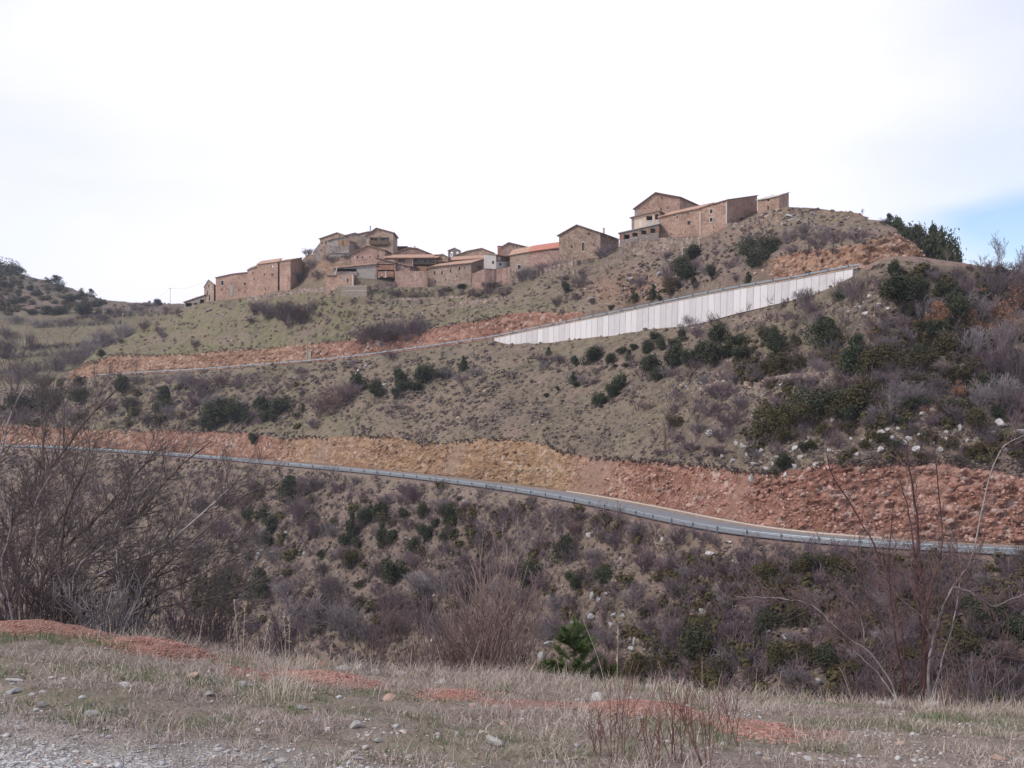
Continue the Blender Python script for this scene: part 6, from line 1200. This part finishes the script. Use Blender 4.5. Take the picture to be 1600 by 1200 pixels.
# grass blades
def blades(n, hfun, wid, mat, name, label, seed, lean, keepf, ymax=10.3):
    rng = np.random.default_rng(seed); y = 4.2 + rng.random(n) ** .8 * (ymax - 4.2); x = rng.uniform(-1, 1, n) * (.50 * y + .3)
    nc_ = n // 14; ci = rng.integers(0, n, nc_); own = rng.integers(0, nc_, n); cl = rng.random(n) < .7
    x = np.where(cl, x[ci][own] + rng.normal(size=n) * .035, x); y = np.where(cl, y[ci][own] + rng.normal(size=n) * .035, y)
    ok = rng.random(n) < keepf(x, y); x, y = x[ok], y[ok]; n = len(x); h = hfun(x, y) * rng.uniform(.5, 1.3, n)
    z = fore_z(x, y); mh = mound_h(x, y); ok = rng.random(n) > np.clip(mh * 30, 0, .9) * (vnoise(x * 7, y * 7, None, 3) > -.2); x, y, z, h = x[ok], y[ok], z[ok], h[ok]; n = len(x)
    a = rng.uniform(0, 6.28, n); L_ = lean(rng, n); w = wid * rng.uniform(.6, 1.4, n); ts = [0, .4, .75, 1.]; rows = []
    pa = rng.uniform(0, 6.28, n)
    for t in ts:
        hor = h * L_ * t ** 1.6; up = h * np.sqrt(np.clip(1 - L_ ** 2, .02, 1)) * t * (1 - .25 * t * L_); cx_, cy_, cz_ = x + np.cos(a) * hor, y + np.sin(a) * hor * .8, z + up; hw = w * (1 - .8 * t) / 2
        rows += [np.stack([cx_ - np.cos(pa) * hw, cy_ - np.sin(pa) * hw, cz_], -1), np.stack([cx_ + np.cos(pa) * hw, cy_ + np.sin(pa) * hw, cz_], -1)]
    v = np.stack(rows, 1).reshape(-1, 3); b = np.arange(n)[:, None] * 8; f = np.concatenate([b + np.array([0, 1, 3, 2]), b + np.array([2, 3, 5, 4]), b + np.array([4, 5, 7, 6])])
    return tag(meshobj(name, v, f, mat), label, None, None, 'stuff')
def gk(x, y):
    gm = np.clip((5.9 - y) * 1.1 - .05 - (x + 2.6) * .5 + .8 * fbm(x * .8, y * .8, None, 7, 4), 0, 1); gm = np.maximum(gm, np.clip((4.95 - y) * 2 + .9 * fbm(x * 1.1, y * 1.1, None, 9, 3) - .25 - np.clip(x - 1, 0, 3) * .6, 0, 1)); return 1 - gm * .93
lipf = lambda x, y: np.exp(-((y - 9.1) / .5) ** 2)
pxf = lambda x, y: CX + F * x / y
def straw(name, a, b):
    g = NM(name, .8, .25).world(); n = g.noise(1.6, 4, .6); n2 = g.noise(30, 2, .5); c = g.mix(g.ramp(n2, .35, .65), a, b); return g.col(g.mix(g.ramp(n, .4, .7, 0, .4), c, tuple(v * .75 for v in a)))
G_dry = straw('dry_grass_blade', (.27, .212, .185), (.56, .475, .41)); G_pale = straw('pale_straw', (.46, .39, .31), (.64, .56, .46)); G_grn = straw('green_grass_blade', (.10, .135, .055), (.19, .225, .11)); G_old = straw('old_brown_litter', (.17, .12, .105), (.34, .26, .225))
tuftm = lambda x, y, s: np.clip(fbm(x * 1.7, y * 2.2, None, s, 3) * 2.2 + .45, .03, 1)
blades(60000, lambda x, y: .045 + .05 * tuftm(x, y, 5) + .06 * lipf(x, y) * np.where(x > .5, .5, 1), .0042, G_dry, 'dry_grass', 'matted dry grass covering the verge', 21, lambda r, n: r.uniform(.35, .97, n), lambda x, y: gk(x, y) * np.clip(tuftm(x, y, 5) * 1.3 - .15, .04, 1))
blades(30000, lambda x, y: .05 + 0 * x, .0045, G_old, 'dry_grass', 'brown flattened grass litter on the verge', 22, lambda r, n: r.uniform(.85, .99, n), lambda x, y: gk(x, y))
blades(46000, lambda x, y: .03 + .045 * tuftm(x, y, 8), .0045, G_grn, 'green_grass', 'short green grass growing through the dry grass', 23, lambda r, n: r.uniform(.1, .85, n), lambda x, y: gk(x, y) * np.clip(fbm(x * .9, y * 1.6, None, 15, 4) * 5 - .25 + .2 * np.clip(x, -1, 2) * (y > 6.4), .03, 1))
tall = lambda x, y: np.clip(np.exp(-((pxf(x, y) - 450) / 38) ** 2) * (y > 6.5) + np.exp(-((pxf(x, y) - 1050) / 40) ** 2) * (y > 6) * .8 + .35 * lipf(x, y) * np.where(x > 1, .6, 1) + np.exp(-((pxf(x, y) - 250) / 90) ** 2) * (np.abs(y - 7.7) < .6) * .3 + np.exp(-((pxf(x, y) - 1500) / 120) ** 2) * lipf(x, y) + .05, 0, 1)
blades(11000, lambda x, y: .10 + .12 * tall(x, y) * np.where(x > .8, .7, 1), .0036, G_pale, 'tall_dry_grass', 'tall pale straw-like grass in clumps and along the edge of the verge', 24, lambda r, n: r.uniform(.1, .75, n), lambda x, y: tall(x, y) * gk(x, y), 9.9)
# ------------------------------------------------------------------ bare trees and shrubs that grow just over the edge
def skeleton(paths, Yb, r0, jig=.25, seed=1, lev=2, L=.5, dens=6, kids=(3, 6), rm=.0016, up=.3):
    """main limbs traced in the picture plane at their true distance, twigs grown on them"""
    rng = np.random.default_rng(seed); main, tw = [], []
    for k, (pts, r) in enumerate(paths):
        Yk = Yb + rng.uniform(-jig, jig); P_ = []
        for i, (x, y) in enumerate(pts): Yi = Yb + (Yk - Yb) * min(1, i / 3) + rng.normal() * .04; P_.append(W(x, y, Yi))
        P_ = np.array(P_); t = np.linspace(0, len(P_) - 1, len(P_) * 4); Q_ = np.stack([np.interp(t, np.arange(len(P_)), P_[:, j]) for j in range(3)], 1)
        for _ in range(2): Q_[1:-1] = (Q_[:-2] + Q_[1:-1] * 2 + Q_[2:]) / 4
        Q_[1:-1] += rng.normal(size=Q_[1:-1].shape) * .004; rs = np.linspace(r, r * .3, len(Q_)); main.append((Q_, rs))
        n = int(dens * len(P_))
        for _ in range(n):
            i = int(rng.uniform(.2, 1) * (len(Q_) - 2)); d = Q_[i + 1] - Q_[i]; d /= np.linalg.norm(d); s = rng.normal(size=3); s -= d * np.dot(s, d); s /= np.linalg.norm(s); a = rng.uniform(.35, 1.0)
            grow(rng, Q_[i], d * math.cos(a) + s * math.sin(a), L * rng.uniform(.4, 1.2), max(rs[i] * .5, rm * 1.6), lev, tw, up, .3, 4, kids, .6, .55, rm)
    return main, tw
def bare_thing(name, label, cat, base, main, tw, mm, mt, sides=5, tname='trunk'):
    root = tag(empty(name, base), label, cat)
    for i, (P_, r) in enumerate(main):
        v, f = tubes([P_], [r], 6); meshobj(tname if i == 0 else 'limb', v - base, f, mm[i % len(mm)], root, True)
    v, f = tubes([o[0] for o in tw], [o[1] for o in tw], 3); meshobj('twigs', v - base, f, mt, root); return root
b = at_lip(1430, 9.75); yb = HY - b[2] / b[1] * F
PT = [([(1452, yb), (1450, 1040), (1460, 990), (1474, 945), (1490, 915), (1515, 885), (1530, 820), (1545, 745), (1566, 695), (1600, 680)], .0125), ([(1412, yb), (1385, 1050), (1355, 1015), (1330, 1000), (1300, 975), (1283, 955), (1265, 943), (1235, 936), (1195, 933), (1150, 933)], .0085),
      ([(1440, yb), (1447, 1040), (1445, 960), (1437, 880), (1432, 800), (1422, 740), (1416, 700)], .019), ([(1410, yb), (1413, 1000), (1396, 930), (1370, 860), (1332, 792), (1298, 742), (1290, 700)], .012), ([(1436, yb), (1440, 1010), (1450, 930), (1476, 850), (1464, 740), (1450, 640)], .011),
      ([(1440, 1000), (1432, 900), (1424, 820), (1405, 740)], .013), ([(1490, 917), (1520, 925), (1552, 950), (1575, 938), (1606, 925)], .008), ([(1352, 1003), (1346, 965), (1332, 942), (1312, 935)], .007), ([(1425, yb), (1400, 1010), (1388, 900), (1395, 790)], .010), ([(1412, yb), (1380, 1060), (1345, 1025), (1310, 1006)], .008),
      ([(1455, 1000), (1440, 960), (1410, 940), (1380, 905)], .006), ([(1445, yb), (1480, 1010), (1500, 930), (1500, 860), (1470, 800)], .007), ([(1460, yb), (1500, 1050), (1560, 1025), (1600, 1010)], .006), ([(1405, yb), (1390, 1000), (1350, 930), (1340, 860), (1350, 790)], .006)]
V_pale2 = simple('pale_grey_bark', (.30, .26, .25), .9, .4, 12); V_redd = simple('dark_red_twig', (.085, .042, .040), .8, .3, 9)
m_, t_ = skeleton(PT, 9.75, 1, .3, 31, 2, .22, 6, (2, 4))
bare_thing('bare_tree', 'many-stemmed bare tree with pale and red stems on the verge at right', 'bare tree', b, m_, t_, [V_pale2, V_pale2, V_redd, V_redd, V_redd, V_redd, V_pale2, V_pale2, V_redd, V_pale2], V_twigr)
def leftset(paths, base_px, Yd, label, mm, mt, seed, L=.45, dens=7, lev=2, kids=(3, 5)):
    b = at_lip(base_px, Yd); yb = HY - b[2] / b[1] * F; P_ = [([(base_px + random.uniform(-8, 8), yb)] + p, r) for p, r in paths]
    m_, t_ = skeleton(P_, Yd, 1, .5, seed, lev, L, dens, kids, .0018, .25); return bare_thing('bare_tree', label, 'bare tree', b, m_, t_, mm, mt)
leftset([([(30, 900), (10, 830), (40, 780), (90, 720), (130, 660), (180, 610)], .030), ([(60, 890), (130, 830), (190, 770), (230, 720), (260, 690)], .024), ([(0, 900), (-30, 830), (-10, 750), (15, 650), (40, 600)], .026), ([(40, 880), (60, 800), (70, 720), (62, 640), (70, 590)], .020), ([(-20, 860), (-70, 800), (-120, 720)], .024), ([(70, 900), (150, 870), (230, 845), (300, 840)], .018), ([(20, 860), (80, 830), (120, 770), (145, 700), (120, 650)], .016)], 40, 11.6, 'tallest and leftmost leafless tree over the edge of the verge', [V_bark, V_bark, V_pale2], V_near, 41, .5, 6)
leftset([([(110, 900), (150, 850), (210, 815), (250, 760), (290, 720), (330, 690)], .022), ([(130, 910), (190, 880), (250, 860), (320, 800), (360, 760), (400, 745)], .020), ([(95, 880), (100, 800), (130, 740), (150, 690)], .018), ([(140, 930), (220, 910), (300, 880), (350, 850), (400, 840)], .016), ([(110, 890), (170, 850), (200, 780), (215, 715)], .016), ([(80, 890), (50, 830), (60, 760)], .015)], 110, 10.8, 'wide leafless tree leaning right, second from left over the verge edge', [V_bark, V_pale2, V_bark], V_near, 42, .42, 5)
leftset([([(210, 930), (260, 880), (320, 830), (370, 780), (415, 760)], .016), ([(220, 940), (290, 910), (350, 880), (420, 850)], .014), ([(190, 920), (180, 860), (200, 800), (240, 750)], .014), ([(230, 950), (300, 940), (360, 930), (410, 905)], .012), ([(200, 930), (230, 880), (290, 800), (300, 750)], .012)], 200, 10.4, 'low spreading leafless tree behind the rounded red mound', [V_bark, V_bark, V_pale2], V_near, 43, .32, 5)
leftset([([(10, 920), (0, 880), (20, 820), (0, 760)], .014), ([(50, 930), (90, 890), (140, 860), (170, 800)], .012), ([(30, 910), (60, 860), (50, 790), (80, 740)], .012), ([(80, 940), (150, 920), (200, 900), (240, 860)], .010)], 30, 10.0, 'tangle of grey leafless stems at the left edge, in front of the tall tree', [V_pale2, V_bark], V_near, 44, .34, 8)
leftset([([(300, 960), (320, 920), (350, 880)], .010), ([(320, 970), (370, 930), (400, 880)], .009), ([(290, 960), (280, 910), (300, 870)], .009), ([(330, 980), (380, 960), (415, 930)], .008)], 310, 10.2, 'small reddish leafless bush right of the leaning trees', [V_red], V_near, 45, .2, 6)
V_strw = leaf_mat('pale_brown_twig', (.17, .125, .110), (.31, .245, .215))
RS = [shrub_mesh(240 + i, V_strw, 40, 2, .45, .006, (3, 5), .45) for i in range(2)]
def nearshrub(me, x, Yd, w, top, label, nm='bare_shrub', cat='shrub'):
    p = at_lip(x, Yd); s = Yd / F; h = p[2] * -1 * F / Yd + HY - top; o = inst(me, nm, None, p, (w * s, w * s, h * s), random.uniform(0, 6)); tag(o, label, cat, None); return o
nearshrub(RS[0], 780, 10.6, 170, 862, 'tall upright reddish-brown leafless shrub behind the verge at centre')
nearshrub(RS[1], 730, 10.9, 130, 930, 'lower reddish leafless shrub at the left foot of the tall reddish one')
nearshrub(RS[1], 690, 11.2, 120, 960, 'low reddish leafless shrub left of the two taller reddish ones')
nearshrub(RS[0], 1490, 10.6, 80, 1045, 'low reddish twiggy shrub just right of the right-hand bare tree')
nearshrub(SHR['g'][0], 1560, 10.6, 110, 1040, 'low pale twiggy shrub over the verge edge at far right')
nearshrub(SHR['r'][1], 600, 11.2, 120, 985, 'low red-brown leafless shrub over the verge edge left of centre')
nearshrub(SHR['p'][2], 420, 10.9, 120, 965, 'low purple-grey shrub behind the tall straw clump')
nearshrub(SHR['r'][2], 1370, 10.4, 90, 1040, 'low red-brown shrub just left of the right-hand bare tree')
nearshrub(SHR['g'][1], 170, 10.0, 150, 900, 'low pale grey shrub under the left bare trees')
nearshrub(SHR['p'][0], 280, 10.3, 120, 940, 'low purple-grey shrub under the leaning left tree')
nearshrub(SHR['d'][0], 60, 10.6, 200, 860, 'dark twiggy shrub at the left edge under the tallest tree')
nearshrub(SHR['d'][1], 170, 11.2, 130, 880, 'dark twiggy shrub behind the low pale grey one at left')
nearshrub(SHR['d'][2], 330, 11.4, 130, 930, 'dark low shrub at the right end of the left thicket')
# pine sapling
def sapling(px, Yd, h_px, w_px, label, seed):
    rng = np.random.default_rng(seed); b = at_lip(px, Yd); s = Yd / F; h_px = (HY - b[2] / Yd * F) - h_px; H_ = h_px * s; root = tag(empty('pine_sapling', b), label, 'pine'); mb = MB(); mb.bar(b, b + [0, 0, H_ * .95], .018, .005, 6); mb.build('trunk', V_bark, root)
    P_, D_ = [], []
    br = []
    for k in range(34):
        z = rng.uniform(.08, .95); a = rng.uniform(0, 6.28); l = (1.02 - z) * w_px * s * 1.0 + .05; q = b + np.array([0, 0, H_ * z]); e = q + np.array([math.cos(a) * l, math.sin(a) * l, l * .55]); br.append((np.array([q, (q + e) / 2 - [0, 0, l * .06], e]), np.array([.005, .004, .003])))
        for u in np.linspace(.25, 1, int(6 + l * 50)): P_.append(q * (1 - u) + e * u); D_.append((e - q) / np.linalg.norm(e - q))
    for u in np.linspace(.5, 1.0, 14): P_.append(b + [0, 0, H_ * u]); D_.append(np.array([0, 0, 1.]))
    v, f = tubes([x[0] for x in br], [x[1] for x in br], 4); meshobj('branches', v - b, f, V_bark, root)
    n = 14; P_ = np.repeat(np.array(P_), n, 0); D_ = np.repeat(np.array(D_), n, 0); dr = D_ * .9 + rng.normal(size=P_.shape) * .5 + [0, 0, .25]; dr /= np.linalg.norm(dr, axis=1)[:, None]; L_ = rng.uniform(.04, .075, len(P_))[:, None]; sd = np.cross(dr, rng.normal(size=P_.shape)); sd /= np.linalg.norm(sd, axis=1)[:, None]; w_ = .0036
    v = np.stack([P_ - sd * w_, P_ + sd * w_, P_ + dr * L_ + sd * w_ * .5, P_ + dr * L_ - sd * w_ * .5], 1).reshape(-1, 3); meshobj('needles', v - b, np.arange(len(v)).reshape(-1, 4), V_pine, root)
sapling(897, 10.3, 972, 58, 'bright green young pine sapling just over the verge edge, right of centre', 3)
sapling(945, 10.4, 1035, 44, 'shorter green pine sapling right of the taller one', 5); sapling(856, 10.4, 1045, 40, 'smallest green pine sapling left of the taller one', 6)
# thin foreground twigs and dry stalks
def twigplant(px, py, h_px, w_px, label, seed, mat, n=6, lev=1, r=.0026):
    rng = np.random.default_rng(seed); b = hitF(px, py); s = b[1] / F; out = []
    for _ in range(n): a = rng.uniform(0, 6.28); k = w_px / h_px * rng.uniform(0, .9); grow(rng, b + np.array([rng.normal() * .02, rng.normal() * .02, -.01]), [math.cos(a) * k, math.sin(a) * k * .5, 1], h_px * s * rng.uniform(.7, 1.05), r, lev, out, .25, .12, 5, (4, 8), .5, .42, r * .45)
    v, f = tubes([o[0] for o in out], [o[1] for o in out], 4); o = meshobj('twiggy_plant', v - b, f, mat); o.location = b; tag(o, label, 'shrub', 'thin twiggy plants on the verge'); return o
for i, (px, py, h, w, lab) in enumerate(((965, 1192, 130, 70, 'thin red-brown twiggy plant near the bottom edge, leftmost of the foreground group'), (1020, 1196, 90, 50, 'short twiggy plant low in the middle of the foreground group'), (1100, 1198, 130, 80, 'tall thin red-brown twiggy plant, rightmost of the foreground group'), (1060, 1190, 120, 60, 'slender leaning twiggy plant between the tallest two of the foreground group'), (935, 1180, 70, 30, 'small twiggy plant just left of the foreground group'), (1140, 1165, 90, 30, 'lone thin twig plant right of the red shale mound'))): twigplant(px, py, h, w, lab, 60 + i, V_red, 7 if h > 100 else 5)
M_stalk = simple('dry_stalk', (.46, .38, .29), .8, .2, 20)
STK = [(372, 1016, 90, -6), (380, 1016, 86, 3), (410, 1030, 78, 14), (447, 1036, 84, -4), (452, 1038, 80, 0), (945, 1074, 104, -34), (964, 1080, 98, 2), (1097, 1070, 54, 0), (1040, 1072, 42, -12), (695, 1066, 60, -14), (730, 1070, 70, 20), (640, 1060, 50, 4), (1215, 1080, 46, 6), (1332, 1092, 60, -20), (514, 1046, 50, 6), (880, 1078, 44, -10), (1180, 1080, 50, 3), (310, 1020, 60, 8), (1120, 1076, 40, 8), (560, 1050, 46, -6)]
for i, (px, py, h, dx) in enumerate(sorted(STK)):
    b = hitF(px, py); s = b[1] / F; rng = np.random.default_rng(80 + i); P_ = np.array([b + np.array([dx * s * (t ** 1.4), 0, h * s * t]) for t in np.linspace(0, 1, 7)]); out = [(P_, np.linspace(.0030, .0014, 7), 1)]
    if h > 70 and dx > -10:
        for k in range(22): t = rng.uniform(.45, 1); q = b + np.array([dx * s * t ** 1.4, 0, h * s * t]); e = q + rng.normal(size=3) * .012 + [0, 0, .012]; out.append((np.array([q, e]), np.array([.003, .002]), 0))
    v, f = tubes([o[0] for o in out], [o[1] for o in out], 4); o = meshobj('dry_stalk', v - b, f, M_stalk); o.location = b
    tag(o, '%s dry weed stalk standing on the verge edge, %s' % ('tall seedy' if h > 70 and dx > -10 else 'tall leaning' if abs(dx) > 12 else 'thin pale', ORD[i] if i < len(STK) - 1 else 'rightmost'), 'weed', 'dry weed stalks on the verge')

# ------------------------------------------------------------------ thin valley haze
HZ = 0.00016
def haze():
    m = bpy.data.materials.new('haze'); m.use_nodes = True; nt = m.node_tree; nt.nodes.clear(); o = nt.nodes.new('ShaderNodeOutputMaterial'); v = nt.nodes.new('ShaderNodeVolumePrincipled')
    v.inputs['Color'].default_value = (.82, .86, 1, 1); v.inputs['Density'].default_value = HZ; v.inputs['Anisotropy'].default_value = .2; nt.links.new(v.outputs[0], o.inputs['Volume'])
    mb = MB(); mb.hexa([(-1700, -60, -130), (1700, -60, -130), (4500, 2650, -130), (-4500, 2650, -130)], [(-1700, -60, 110), (1700, -60, 110), (4500, 2650, 110), (-4500, 2650, 110)])
    tag(mb.build('haze', m), kind='stuff')
haze()
